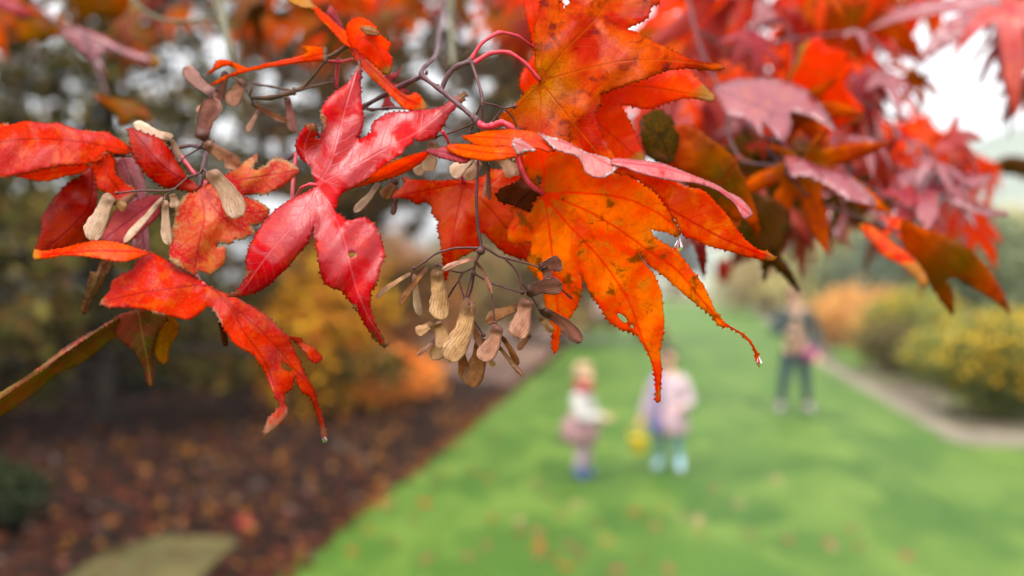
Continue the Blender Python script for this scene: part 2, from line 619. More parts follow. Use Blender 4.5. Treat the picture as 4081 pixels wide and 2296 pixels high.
M['rim'] = leaf_mat('leaf_pink_sheen_rim', S(216, 104, 110), S(222, 122, 124), S(206, 60, 58), S(206, 60, 70), dry=S(200, 176, 172), dry2=S(212, 196, 192), dry_amt=0.2, spots=0.0, trans=0.25, rough=0.24, wet=1.0)  # pale pink is sky sheen painted on the curled upper face
M['whiterim'] = leaf_mat('leaf_bleached_sheen_rim', S(214, 84, 80), S(214, 140, 136), S(208, 60, 54), S(206, 80, 80), dry=S(196, 182, 178), dry2=S(210, 200, 196), dry_amt=0.7, spots=0.0, trans=0.25, rough=0.3, wet=0.8)  # dried white margins; the pink between them carries painted sky sheen
M['strip'] = leaf_mat('leaf_orange_strip', S(240, 92, 12), S(236, 70, 14), S(244, 130, 26), S(222, 60, 30), dry=S(150, 90, 30), dry_amt=0.2, spots=0.15, trans=0.55, rough=0.4, wet=0.2, val=0.85)
M['multi'] = leaf_mat('leaf_red_purple_yellow', S(198, 30, 18), S(226, 88, 18), S(104, 20, 36), S(196, 84, 40), dry=S(170, 100, 30), dry_amt=0.0, spots=0.06, trans=0.32, rough=0.36, cen=S(218, 136, 30), cen_r=1.5, wet=0.0, scale=0.9, tipdry=0.06, spec=0.1, val=0.68)
M['orange'] = leaf_mat('leaf_bright_orange', S(240, 70, 12), S(232, 50, 16), S(242, 104, 24), S(204, 70, 24), dry=S(170, 120, 36), dry_amt=0.1, spots=0.1, trans=0.6, rough=0.4, wet=0.1, tcol=S(255, 110, 10), tipdry=0.14, val=0.85)
M['behind'] = leaf_mat('leaf_red_with_orange', S(210, 36, 24), S(224, 74, 22), S(220, 100, 34), S(196, 44, 36), dry_amt=0.1, spots=0.5, trans=0.42, rough=0.36, wet=0.4, val=0.8)
M['pink'] = leaf_mat('leaf_faded_pink_red', S(212, 52, 58), S(222, 84, 44), S(226, 132, 62), S(200, 50, 50), dry=S(186, 142, 100), dry_amt=0.75, spots=0.55, trans=0.35, rough=0.38, wet=0.3, val=0.68)
M['deepred'] = leaf_mat('leaf_deep_red', S(196, 24, 16), S(214, 52, 18), S(170, 18, 28), S(150, 20, 30), dry=S(160, 104, 60), dry_amt=0.35, spots=0.3, trans=0.42, rough=0.30, wet=0.6, val=0.68)
M['scarlet'] = leaf_mat('leaf_scarlet', S(228, 44, 12), S(214, 28, 20), S(234, 88, 18), S(186, 50, 40), dry=S(170, 120, 100), dry_amt=0.3, spots=0.3, trans=0.42, rough=0.36, wet=0.3, tipdry=0.08, val=0.68)
M['wine'] = leaf_mat('leaf_wine_pink', S(196, 78, 84), S(186, 66, 78), S(206, 92, 84), S(160, 40, 70), dry_amt=0.1, spots=0.1, trans=0.35, rough=0.34, wet=0.4)
M['olive'] = leaf_mat('leaf_olive_red', S(120, 88, 40), S(160, 64, 52), S(110, 96, 36), S(160, 140, 70), dry=S(190, 60, 60), dry_amt=0.5, spots=0.1, trans=0.42, rough=0.42, wet=0.1)
M['yellow'] = leaf_mat('leaf_ochre', S(196, 140, 20), S(206, 110, 24), S(170, 110, 24), S(170, 110, 40), dry_amt=0.3, spots=0.1, trans=0.5, rough=0.45, wet=0.1)
M['olivegreen'] = leaf_mat('leaf_olive_green', S(122, 110, 22), S(150, 96, 26), S(132, 118, 34), S(170, 80, 50), dry=S(180, 70, 60), dry_amt=0.4, spots=0.0, trans=0.5, rough=0.45, wet=0.1)
M['brown'] = leaf_mat('leaf_dead_brown', S(84, 36, 16), S(102, 46, 20), S(62, 28, 14), S(40, 20, 14), dry=S(80, 44, 24), dry2=S(104, 64, 40), dry_amt=0.0, spots=0.0, trans=0.25, rough=0.75, wet=0.0)
M['drycurl'] = leaf_mat('leaf_dry_curl', S(150, 98, 62), S(120, 70, 40), S(176, 136, 100), S(100, 60, 40), dry_amt=0.6, spots=0.2, trans=0.2, rough=0.55, wet=0.2)
M['darkolive'] = leaf_mat('leaf_dark_olive', S(74, 62, 16), S(110, 64, 20), S(84, 76, 24), S(60, 40, 20), dry=S(210, 100, 30), dry_amt=0.3, spots=0.1, trans=0.5, rough=0.45, wet=0.1)
M['brownorg'] = leaf_mat('leaf_brown_orange', S(216, 96, 14), S(192, 70, 14), S(228, 120, 26), S(170, 60, 20), dry_amt=0.0, spots=0.15, trans=0.55, rough=0.45, wet=0.1, cen=S(104, 88, 16), cen_r=1.7, val=0.85)
M['mauve'] = leaf_mat('leaf_mauve_red_sheen', S(200, 104, 112), S(188, 88, 102), S(212, 112, 106), S(140, 40, 60), dry_amt=0.0, spots=0.1, trans=0.38, rough=0.2, wet=1.2, spec=0.7)  # pale pink partly the leaf's own, partly sky sheen mixed into the base colour
M['maroon'] = leaf_mat('leaf_maroon', S(180, 50, 42), S(196, 66, 40), S(160, 44, 46), S(120, 30, 40), dry_amt=0.1, spots=0.1, trans=0.4, rough=0.36, wet=0.5)
M['stalk'] = plain_mat('petiole_red', S(176, 30, 52), S(196, 56, 70), 300, 0.35)
M['twig'] = plain_mat('twig_purple', S(70, 32, 40), S(92, 58, 62), 220, 0.5, bump=0.0002)
M['fine'] = plain_mat('fruit_stalk_brown', S(60, 26, 28), S(84, 44, 40), 260, 0.5, bump=0.0002)
M['dead'] = plain_mat('dead_twig_brown', S(92, 60, 40), S(58, 40, 32), 160, 0.7, bump=0.0004)
M['lichen'] = plain_mat('twig_pale_lichen', S(120, 114, 92), S(96, 92, 74), 60, 0.8, bump=0.0006)
M['bark'] = plain_mat('maple_bark', S(98, 84, 72), S(70, 60, 52), 14, 0.85, bump=0.006)

# ------------------------------------------------------------------ the maple: root, trunk, boughs
TREE = empty('maple_tree', (0.7, -1.3, 0.0))
tag(TREE, 'Japanese maple with red and orange leaves and dry winged seeds filling the foreground', 'tree')
v, f = tube_data([(0.7, -1.3, -0.05), (0.68, -1.25, 0.5), (0.6, -1.2, 1.1), (0.55, -1.05, 1.7), (0.5, -0.8, 2.25)], [0.13, 0.09, 0.08, 0.07, 0.055], 12)
mesh_obj('trunk', v, f, M['bark'], TREE)
BOUGH = [(0.5, -0.8, 2.25), (0.42, -0.35, 2.42), (0.25, 0.2, 2.44), (0.05, 0.8, 2.4), (-0.1, 1.5, 2.42), (-0.2, 2.6, 2.6)]
v, f = tube_data(BOUGH, [0.05, 0.035, 0.026, 0.02, 0.014, 0.006], 9)
mesh_obj('branch', v, f, M['bark'], TREE)
v, f = tube_data([(0.42, -0.35, 2.42), (0.75, 0.3, 2.35), (0.95, 0.9, 2.2), (1.1, 1.5, 2.15)], [0.03, 0.018, 0.011, 0.005], 8)
mesh_obj('branch', v, f, M['bark'], TREE)
v, f = tube_data([(0.25, 0.2, 2.44), (-0.25, 0.5, 2.36), (-0.6, 0.9, 2.22), (-0.8, 1.3, 2.15)], [0.022, 0.013, 0.008, 0.004], 8)
mesh_obj('branch', v, f, M['bark'], TREE)

# ------------------------------------------------------------------ in-focus leaves
# crimson leaf in the middle
oC = [(1262,735),(1245,700),(1230,660),(1192,625),(1177,575),(1195,530),(1230,492),(1258,500),(1270,530),(1255,548),(1277,548),(1283,500),(1275,460),(1282,430),(1310,390),(1350,355),(1390,325),(1422,275),(1432,232),
 (1442,285),(1437,350),(1445,425),(1450,490),(1437,535),(1420,555),(1455,545),(1480,525),(1482,495),(1505,475),(1550,450),(1615,445),(1674,438),(1725,435),(1770,420),(1810,390),(1850,365),(1860,376),(1845,405),(1825,425),(1790,460),(1775,495),(1750,525),(1730,550),
 (1675,565),(1650,550),(1645,575),(1620,585),(1605,610),(1560,640),(1500,685),(1440,730),(1402,750),(1375,765),(1350,785),(1345,815),(1335,840),(1365,865),(1380,877),(1410,875),(1445,865),(1490,890),(1510,925),(1525,975),(1535,1015),(1520,1060),(1510,1100),(1495,1145),(1480,1160),(1477,1220),(1490,1275),(1510,1315),(1550,1375),
 (1525,1382),(1490,1345),(1460,1305),(1445,1275),(1410,1225),(1385,1190),(1360,1160),(1315,1145),(1290,1125),(1275,1080),(1267,1030),(1260,990),(1250,940),(1251,898),(1240,940),(1220,980),(1180,1025),(1150,1065),(1115,1095),(1075,1135),(1035,1160),(980,1180),(905,1182),(940,1160),(970,1125),(980,1090),(980,1030),(995,985),(1025,925),(1065,870),(1100,835),(1150,800),(1200,775),(1250,750)]
vC = [[(1267,738),(1320,640),(1360,490),(1390,375),(1432,240)], [(1267,738),(1425,655),(1525,600),(1674,520),(1850,372)], [(1267,742),(1320,825),(1365,940),(1390,1040),(1425,1160),(1475,1275),(1548,1375)],
      [(1267,742),(1235,810),(1150,920),(1080,1000),(1020,1080),(960,1160),(905,1180)], [(1262,733),(1228,650),(1215,580),(1245,500)]]
zC = [(1267,738,0),(1360,490,9),(1432,235,22),(1525,600,6),(1850,370,16),(1215,570,6),(1250,500,2),(1390,1000,-12),(1475,1260,-12),(1550,1378,-6),(1120,950,-12),(980,1130,-8),(905,1182,2)]
oC2 = [(1402,752),(1480,698),(1525,666),(1575,640),(1630,622),(1660,612),(1715,603),(1675,650),(1600,695),(1500,727),(1410,748)]
traced_leaf([dict(o=oC, v=vC, z=zC, m=M['crim'], h=[[(1388,1012),(1405,1004),(1418,1012),(1408,1024),(1392,1026)]], fold=5.0),
             dict(o=oC2, v=[[(1402,750),(1560,690),(1715,605)]], z=[(1402,750,3),(1560,660,3),(1715,605,8),(1500,725,7)], m=M['strip'], t=2.0)], 0.366, TREE,
            label='crimson leaf with a wet sheen, hanging in the middle')
lC = bpy.data.objects['leaf'] if 'leaf' in bpy.data.objects else None
twig([(1264,738,.366),(1235,736,.368),(1200,752,.372),(1180,790,.380),(1172,850,.392),(1165,760,.405),(1180,610,.412)], 9, 8, M['stalk'], TREE, 'petiole')

# orange leaf seen from below, right of the seeds
oD = [(2165,772),(2135,800),(2105,842),(2040,822),(2045,870),(2025,910),(2025,960),(2070,972),(2115,962),(2116,985),(2107,1010),(2105,1065),(2145,1110),(2158,1160),(2170,1200),(2182,1250),(2200,1310),(2198,1370),(2208,1412),(2225,1390),(2235,1325),(2265,1275),(2300,1220),(2318,1160),(2320,1120),(2312,1085),
 (2330,1125),(2350,1170),(2385,1215),(2415,1265),(2425,1280),(2460,1305),(2495,1320),(2525,1330),(2545,1345),(2565,1380),(2590,1430),(2605,1480),(2612,1540),(2612,1600),(2632,1600),(2635,1530),(2637,1460),(2630,1400),(2642,1340),(2647,1275),(2640,1200),(2635,1160),(2620,1125),(2605,1090),(2585,1070),(2565,1040),(2545,1015),
 (2590,1060),(2650,1105),(2700,1150),(2775,1215),(2830,1255),(2850,1285),(2870,1302),(2900,1305),(2940,1325),(2980,1360),(3003,1395),(3012,1445),(3025,1462),(3030,1440),(3017,1398),(2992,1358),(2960,1328),(2900,1293),(2880,1273),(2850,1235),(2825,1180),(2800,1130),(2765,1085),(2740,1050),(2700,1005),(2665,980),(2620,955),(2600,930),(2597,915),(2615,920),(2665,930),(2695,945),(2715,930),
 (2700,900),(2685,870),(2650,815),(2615,770),(2550,725),(2500,695),(2450,680),(2380,630),(2300,600),(2200,575),(2130,585),(2075,630),(2085,690),(2110,720),(2135,745)]
vD = [[(2165,772),(2180,850),(2195,960),(2215,1150),(2225,1280),(2210,1410)], [(2165,772),(2250,880),(2395,1035),(2500,1190),(2560,1350),(2610,1480),(2622,1600)], [(2165,772),(2320,830),(2460,910),(2600,1010),(2700,1080),(2800,1200),(2890,1295),(2980,1350),(3025,1460)],
      [(2165,772),(2300,768),(2420,778),(2520,800),(2640,860),(2710,930)], [(2165,772),(2170,680),(2150,600)], [(2160,775),(2100,850),(2040,920)]]
zD = [(2165,772,4),(2300,600,-9),(2150,590,-4),(2450,690,-11),(2620,780,-8),(2710,930,-3),(2450,1150,2),(2560,1350,7),(2622,1600,13),(2210,1410,12),(2200,1100,5),(2700,1080,3),(2890,1300,9),(3025,1460,13),(2040,920,6)]
oD2 = [(2615,770),(2650,815),(2685,870),(2705,905),(2722,938),(2775,960),(2830,982),(2905,1002),(2970,1020),(3015,1032),(3075,1042),(3092,1030),(3060,1002),(3020,995),(2990,970),(2960,945),(2930,900),(2910,870),(2885,840),(2855,810),(2830,780),(2795,755),(2740,745),(2700,725),(2600,693),(2515,668),(2455,662),(2450,690),(2500,698),(2550,725)]
oD3 = [(2440,632),(2515,635),(2575,642),(2650,655),(2725,685),(2800,715),(2850,735),(2900,765),(2950,790),(2980,820),(3000,850),(2990,865),(2965,875),(2950,850),(2925,810),(2890,785),(2860,760),(2820,745),(2770,730),(2700,724),(2625,709),(2550,692),(2490,668),(2440,658)]
oD4 = [(2140,528),(2200,548),(2250,560),(2300,588),(2350,612),(2425,632),(2458,668),(2440,690),(2400,710),(2360,702),(2330,685),(2320,650),(2295,622),(2260,612),(2215,597),(2175,560)]
oD5 = [(1838,542),(1870,538),(1950,521),(2020,515),(2090,520),(2145,530),(2178,556),(2216,598),(2180,606),(2140,592),(2055,622),(2025,585),(1950,588),(1895,578),(1870,562)]
oD6 = [(1778,582),(1820,574),(1880,577),(1950,586),(2015,584),(2045,592),(2066,620),(2025,632),(1950,641),(1890,634),(1830,621),(1790,602)]
oD7 = [(1695,598),(1740,594),(1770,584),(1800,600),(1840,620),(1880,632),(1850,652),(1820,646),(1780,636),(1730,621)]
oD9 = [(2040,560),(2062,552),(2095,566),(2125,590),(2138,600),(2108,602),(2086,606),(2064,612),(2046,590)]
traced_leaf([dict(o=oD, v=vD, z=zD, m=M['under'], fold=3.0, wave=1.4, h=[[(2460,1248),(2476,1252),(2497,1270),(2500,1286),(2484,1284),(2466,1268)], [(2512,1296),(2521,1294),(2526,1306),(2518,1310)], [(2140,702),(2152,705),(2158,722),(2150,738),(2143,722)]]),
             dict(o=oD2, v=[[(2470,690),(2620,800),(2750,880),(2900,960),(3090,1032)]], z=[(2615,770,-8),(2722,938,-4),(2515,668,-12),(2740,745,-10),(2900,900,-6),(3090,1035,0)], m=M['redorg'], fold=2.5),
             dict(o=oD3, v=[[(2440,645),(2650,672),(2850,742),(2990,860)]], z=[(2440,640,-13),(2650,655,-12),(2650,712,-19),(2850,735,-11),(2850,760,-16),(2990,850,-8),(2965,875,-12)], m=M['rim'], t=1.0, grid=12),
             dict(o=oD4, v=[[(2140,530),(2300,590),(2450,670)]], z=[(2140,530,-10),(2300,590,-11),(2440,640,-12),(2330,685,-19),(2420,705,-21),(2215,595,-15)], m=M['whiterim'], t=2.0, grid=12),
             dict(o=oD5, v=[[(1840,543),(1950,550),(2090,560),(2200,600)]], z=[(1840,543,4),(1950,523,-1),(1950,588,-8),(2090,520,-6),(2055,620,-14),(2200,600,-13)], m=M['strip'], t=2.5, grid=13),
             dict(o=oD6, v=[[(1780,583),(1900,605),(2066,620)]], z=[(1780,583,-6),(1900,577,-8),(1900,635,-13),(2066,620,-14)], m=M['strip'], t=2.0, grid=13),
             dict(o=oD7, v=[[(1695,598),(1780,610),(1860,640)]], z=[(1695,598,2),(1780,585,-4),(1780,636,-8),(1880,632,-10)], m=M['wine'], t=2.5, grid=13),
             dict(o=oD9, v=[[(2045,570),(2130,598)]], z=[(2045,560,-16.5),(2130,590,-16),(2060,610,-18.5)], m=M['whiterim'], t=3.0, grid=10, wave=0.3)], 0.362, TREE,
            label='large orange leaf seen from below with pale curled upper edges')
oDb = [(1980,775),(1995,750),(2035,735),(2065,720),(2085,690),(2130,700),(2150,730),(2155,760),(2135,800),(2130,825),(2110,845),(2075,830),(2040,817),(2005,810),(1982,797)]
traced_leaf([dict(o=oDb, v=[[(2150,735),(2085,790),(2055,825)]], z=[(1980,775,3),(2150,730,6),(2110,845,-2),(2040,735,1)], m=M['brown'])], 0.3655, TREE, label='dead dark brown leaf scrap beside a red stalk')
twig([(1895,478,.366),(1925,503,.364),(1960,503,.362),(2000,490,.360),(2035,508,.360),(2058,560,.363),(2062,620,.364),(2080,680,.362),(2112,735,.362),(2165,772,.365)], 17, 13, M['stalk'], TREE, 'petiole')

# leaf behind the seeds
oE = [(1550,790),(1575,765),(1610,738),(1605,708),(1650,716),(1750,720),(1820,717),(1860,720),(1930,700),(1960,675),(2070,690),(2140,740),(2170,900),(2150,1060),(2090,1036),(2050,1025),(2005,1005),(1975,980),(1950,955),(1922,925),(1915,955),(1905,990),(1880,1005),(1850,1020),(1820,1040),(1800,1060),(1775,1122),(1768,1060),(1762,1010),(1755,970),(1745,915),(1745,880),(1720,850),(1720,825),(1700,805),(1660,815),(1630,795),(1590,790)]
vE = [[(1850,730),(1700,760),(1555,788)], [(1850,730),(1815,880),(1800,1000),(1776,1118)], [(1850,730),(1950,830),(2050,950),(2140,1050)], [(1850,730),(2000,760),(2150,800)]]
traced_leaf([dict(o=oE, v=vE, z=[(1850,730,0),(1555,788,8),(1775,1120,-2),(1800,1000,-5),(2140,1040,6),(2100,720,2)], m=M['behind'], fold=3.0)], 0.392, TREE, label='red and orange leaf hanging behind the tan seed cluster')

# two leaves, one behind the other, top right of centre
oB = [(2155,325),(2135,270),(2130,190),(2130,120),(2145,50),(2155,0),(2175,-90),(2205,-180),(2222,-90),(2228,0),(2235,52),(2255,25),(2275,0),(2330,-120),(2440,-230),(2560,-260),(2600,-150),(2632,0),(2598,25),(2585,65),(2560,85),(2530,100),(2502,116),(2530,125),(2575,150),(2625,175),(2700,210),(2735,228),(2804,248),(2866,255),(2887,269),(2866,280),(2804,280),(2735,273),(2652,283),(2576,314),(2494,338),(2425,366),(2388,378),(2397,407),(2373,449),(2383,497),(2404,545),(2425,587),(2455,632),(2420,690),(2300,650),(2150,570),(2090,520),(2030,508),(1985,472),(2050,415),(2090,375),(2115,352),(2140,337)]
vB = [[(2155,325),(2165,200),(2190,50),(2205,-170)], [(2155,325),(2240,210),(2370,80),(2500,-120),(2560,-250)], [(2155,325),(2320,280),(2480,245),(2650,240),(2885,268)], [(2155,325),(2220,410),(2310,520),(2440,680)], [(2155,330),(2153,430),(2153,560)], [(2150,335),(2070,420),(1990,472)]]
zB = [(2155,325,0),(2205,-170,18),(2560,-250,22),(2600,20,8),(2885,268,2),(2650,240,-4),(2370,100,6),(2440,660,-12),(2310,520,-8),(1985,472,8),(2153,560,-6),(2130,120,4)]
oB2 = [(2085,0),(2090,40),(2105,100),(2120,165),(2125,210),(2105,250),(2075,300),(2072,350),(2088,375),(2150,450),(2300,600),(2450,680),(2572,660),(2570,635),(2556,594),(2528,524),(2494,449),(2473,417),(2542,431),(2597,435),(2666,407),(2728,393),(2790,397),(2832,407),(2850,386),(2818,352),(2776,310),(2735,276),(2600,250),(2450,200),(2400,60),(2330,-60),(2260,60),(2230,-60),(2160,-180),(2100,-150)]
vB2 = [[(2200,330),(2150,180),(2110,-100)], [(2200,330),(2400,340),(2600,350),(2845,392)], [(2200,330),(2330,450),(2440,540),(2565,655)]]
traced_leaf([dict(o=oB, v=vB, z=zB, m=M['multi'], fold=2.5, wave=1.3, t=4.5)], 0.381, TREE, label='red leaf mottled purple and yellow, its tip pointing right')
traced_leaf([dict(o=oB2, v=vB2, z=[(2200,330,4),(2110,-100,10),(2845,392,-2),(2565,655,-6),(2450,100,10)], m=M['orange'], fold=2.0)], 0.398, TREE, label='bright orange leaf layered behind the mottled red one')
twig([(1878,238,.378),(1920,172,.378),(1990,131,.382),(2060,145,.388),(2125,190,.398)], 10, 8, M['stalk'], TREE, 'petiole')
twig([(1880,258,.376),(1955,213,.376),(2030,212,.378),(2095,255,.379),(2152,322,.381)], 11, 9, M['stalk'], TREE, 'petiole')

# curled orange leaf at the top
U = [dict(o=[(1130,-40),(1145,0),(1200,30),(1245,35),(1275,75),(1325,125),(1365,170),(1400,190),(1420,160),(1380,125),(1350,105),(1310,65),(1270,35),(1235,0),(1215,-40)], v=[[(1405,185),(1330,110),(1240,10)]], z=[(1140,-30,14),(1300,80,6),(1400,185,0),(1350,105,9)], m=M['orange'], t=2.5, grid=13),
     dict(o=[(1400,190),(1380,125),(1385,95),(1410,75),(1445,70),(1470,85),(1495,105),(1515,135),(1540,160),(1560,175),(1545,205),(1565,230),(1560,280),(1540,302),(1515,280),(1450,225),(1412,195)], v=[[(1410,190),(1450,150),(1500,190),(1545,290)]], z=[(1400,190,0),(1440,75,-2),(1560,180,-8),(1540,300,-8),(1470,180,-12)], m=M['orange'], t=3.0, grid=12, wave=1.5),
     dict(o=[(1398,190),(1450,228),(1515,280),(1535,310),(1575,350),(1625,380),(1655,368),(1690,400),(1705,430),(1665,442),(1615,435),(1575,400),(1530,355),(1490,320),(1450,280),(1420,240)], v=[[(1405,195),(1500,290),(1600,385),(1700,430)]], z=[(1400,190,1),(1500,300,-3),(1600,390,0),(1700,430,4),(1650,370,6)], m=M['redorg'], t=3.0, grid=12),
     dict(o=[(1436,112),(1462,104),(1490,110),(1514,138),(1490,142),(1458,136)], v=[[(1436,118),(1510,136)]], z=[(1440,112,-11.5),(1510,120,-11),(1480,140,-14)], m=M['drycurl'], t=2.0, grid=10, wave=0.3)]
traced_leaf(U, 0.392, TREE, fold=1.0, label='curled bright orange leaf at the top, a pale dry scrap on it')
traced_leaf([dict(o=[(1205,182),(1240,185),(1287,190),(1297,238),(1250,246),(1200,250),(1100,266),(1000,283),(930,302),(870,332),(835,340),(890,305),(945,280),(900,262),(850,285),(820,300),(850,268),(868,240),(910,240),(950,255),(990,270),(1075,250),(1150,235),(1200,222),(1228,208),(1212,196)],
                  v=[[(1295,215),(1150,245),(1000,275),(840,338)]], z=[(1290,210,0),(1150,235,-4),(1000,280,2),(830,340,10),(860,245,10)], m=M['strip'], t=2.0, grid=12)], 0.398, TREE, label='narrow orange leaf seen edge on, upper left of centre')
traced_leaf([dict(o=[(1302,48),(1318,22),(1345,60),(1372,118),(1345,120),(1320,85)], z=[(0,0,0)], m=M['wine'], t=2.0, grid=12)], 0.412, TREE)
traced_leaf([dict(o=[(1540,300),(1580,290),(1600,260),(1590,300),(1560,330),(1600,340),(1640,380),(1600,370),(1560,350),(1555,400),(1580,430),(1520,440),(1535,380)], z=[(0,0,0)], m=M['wine'], t=2.0, grid=12)], 0.412, TREE)

# pink leaf carrying seeds, left of centre
oF1 = [(795,745),(755,715),(725,675),(700,635),(680,605),(655,565),(620,545),(560,525),(520,508),(508,517),(515,545),(520,590),(540,640),(575,690),(610,722),(650,745),(695,753),(715,756),(750,762),(720,795),(700,820),(695,875),(680,930),(675,1000),(680,1045),(725,1070),(775,1097),(787,1078),(840,1093),(865,1080),(895,1050),(900,1015),(900,982),(862,985),(885,966),(915,976),(940,952),(970,957),(1000,937),(1022,935),(1000,895),(1025,900),(1065,870),(1075,840),(1060,820),(1025,800),(968,782),(1030,777),(1075,770),(1135,737),(1170,710),(1195,680),(1165,650),(1120,632),(1090,630),(1055,660),(1020,678),(1010,665),(1027,635),(1025,617),(980,640),(950,670),(890,700),(840,730)]
vF1 = [[(795,745),(805,800),(815,875),(795,965),(775,1092)], [(795,745),(880,725),(975,715),(1193,680)], [(795,745),(690,695),(620,635),(520,512)], [(795,745),(880,800),(1000,850),(1070,840)], [(795,745),(870,850),(950,910),(1020,935)]]
traced_leaf([dict(o=oF1, v=vF1, z=[(795,745,0),(520,510,8),(610,620,0),(775,1095,-12),(810,900,-8),(1193,680,6),(1000,700,2),(1070,845,0),(1020,935,-4)], m=M['pink'], fold=3.0),
             dict(o=[(795,745),(755,715),(725,675),(700,635),(680,605),(655,565),(620,545),(560,525),(520,508),(508,517),(515,545),(520,590),(540,640),(575,690),(610,722),(650,745),(695,753),(715,756),(760,766)], v=[vF1[2]], z=[(795,745,-1),(520,510,6.4),(610,620,-2.5),(700,700,-2.5),(560,680,-3)], m=M['deepred'], fold=3.0)], 0.392, TREE, label='faded pink leaf with dry tan margins under pale winged seeds')
twig([(795,745,.392),(805,690,.395),(820,620,.402),(850,560,.412)], 9, 11, M['twig'], TREE)
twig([(780,700,.402),(745,655,.404),(715,615,.408)], 10, 9, M['stalk'], TREE, 'petiole')

# leaves at the far left
traced_leaf([dict(o=[(-260,600),(-120,520),(0,494),(50,496),(100,482),(175,491),(230,490),(275,505),(325,520),(375,523),(425,526),(475,555),(515,585),(523,610),(460,613),(430,602),(415,616),(400,640),(360,650),(320,660),(250,660),(190,670),(125,685),(50,700),(0,710),(-120,700)],
                  v=[[(520,608),(400,580),(250,560),(100,557),(-250,600)]], z=[(520,608,0),(300,590,-4),(0,560,-8),(-250,600,-4),(150,490,2),(150,680,-10)], m=M['scarlet'], fold=1.5),
             dict(o=[(62,702),(125,684),(250,658),(350,655),(362,664),(320,690),(265,700),(200,720),(155,720),(100,711)], v=[[(360,660),(200,690),(70,705)]], z=[(62,702,2),(350,660,6),(200,720,8)], m=M['strip'], t=3.0)], 0.398, TREE, label='long scarlet leaf running out of the picture at the left')
traced_leaf([dict(o=[(366,660),(320,700),(270,730),(235,765),(210,800),(180,840),(165,875),(165,915),(150,960),(140,990),(135,1030),(175,1012),(250,990),(350,968),(362,940),(372,875),(388,800),(388,730),(374,685)], v=[[(372,680),(350,830),(260,930),(140,1025)]], z=[(366,660,6),(300,800,-2),(165,880,-4),(140,1025,0),(370,900,4)], m=M['deepred'], fold=6.0)], 0.404, TREE, label='deep red cupped leaf with a wet highlight at the left')
traced_leaf([dict(o=[(400,615),(440,608),(456,635),(460,690),(500,730),(540,750),(542,780),(505,812),(470,812),(425,772),(390,752),(378,705),(364,662)], v=[[(430,612),(425,690),(500,790)]], z=[(430,612,0),(380,700,-2),(540,770,2)], m=M['scarlet'], t=4.0)], 0.394, TREE)
traced_leaf([dict(o=[(465,836),(550,800),(600,780),(652,780),(640,825),(630,865),(585,905),(525,955),(500,972),(405,960),(428,900)], v=[[(650,782),(540,860),(420,950)]], z=[(650,782,0),(470,840,0),(420,955,-8),(585,905,-6)], m=M['wine'], t=3.0)], 0.402, TREE, label='wine pink leaf under two pale narrow seeds')
traced_leaf([dict(o=[(455,636),(525,624),(555,665),(576,710),(583,790),(590,900),(594,1010),(530,985),(520,850),(470,712)], v=[[(490,632),(550,800),(575,1000)]], z=[(490,632,0),(580,800,6),(575,1000,0),(500,850,0)], m=M['mauve'], t=2.0)], 0.414, TREE)
twig([(455,618,.400),(490,620,.402),(530,620,.408),(640,600,.416),(760,580,.416)], 9, 8, M['fine'], TREE, 'petiole')

# drooping scarlet leaf, lower left
oG = [(595,1003),(675,1045),(775,1100),(808,1122),(850,1150),(900,1170),(950,1190),(1010,1225),(1070,1265),(1135,1330),(1175,1343),(1202,1350),(1215,1370),(1250,1385),(1286,1428),(1265,1450),(1240,1440),(1215,1405),(1185,1370),(1155,1352),(1175,1400),(1200,1450),(1220,1500),(1255,1555),(1265,1600),(1285,1660),(1303,1740),(1295,1765),(1283,1745),(1273,1680),(1253,1630),(1233,1580),(1205,1565),(1180,1525),(1178,1500),(1160,1555),(1137,1565),(1137,1605),(1147,1632),(1147,1657),(1115,1690),(1090,1715),(1050,1735),(1062,1680),(1102,1633),(1118,1618),(1095,1580),(1070,1525),(1045,1465),(1010,1415),(940,1375),(905,1330),(875,1280),(838,1222),(800,1246),(750,1276),(700,1265),(640,1255),(575,1235),(500,1225),(430,1226),(398,1205),(440,1155),(450,1115),(525,1075),(545,1045)]
vG = [[(815,1135),(875,1175),(940,1260),(980,1335),(1060,1450),(1100,1560),(1140,1640)], [(820,1130),(900,1195),(1000,1280),(1100,1380),(1175,1475),(1250,1560),(1300,1755)], [(815,1135),(690,1150),(560,1170),(402,1206)]]
traced_leaf([dict(o=oG, v=vG, z=[(815,1135,0),(600,1005,4),(402,1206,-2),(600,1240,-14),(750,1275,-14),(940,1270,-4),(1100,1380,-2),(1000,1400,-12),(1070,1530,-14),(1100,1680,-18),(1180,1400,4),(1280,1440,6),(1250,1560,0),(1300,1755,4),(1160,1520,-8)], m=M['scarlet'], fold=3.0, h=[[(1124,1441),(1145,1455),(1163,1472),(1162,1481),(1135,1474),(1126,1458)]]),
             dict(o=[(138,995),(175,1000),(250,988),(350,964),(425,960),(500,975),(575,1000),(600,1012),(550,1028),(500,1043),(450,1038),(400,1031),(325,1021),(250,1018),(190,1028),(133,1033)], v=[[(600,1008),(400,1000),(138,1020)]], z=[(600,1010,3),(400,962,0),(400,1030,-8),(138,1020,2)], m=M['redorg'], t=3.0, grid=13)], 0.381, TREE, label='drooping scarlet leaf, torn, with a water drop at its tip')
traced_leaf([dict(o=[(868,1262),(905,1328),(909,1378),(890,1376),(878,1320)], z=[(0,0,0)], m=M['brown'], t=2.0, grid=10)], 0.40, TREE)
twig([(815,1135,.381),(790,1110,.388),(775,1040,.402),(790,900,.414),(820,720,.418)], 8, 8, M['stalk'], TREE, 'petiole')
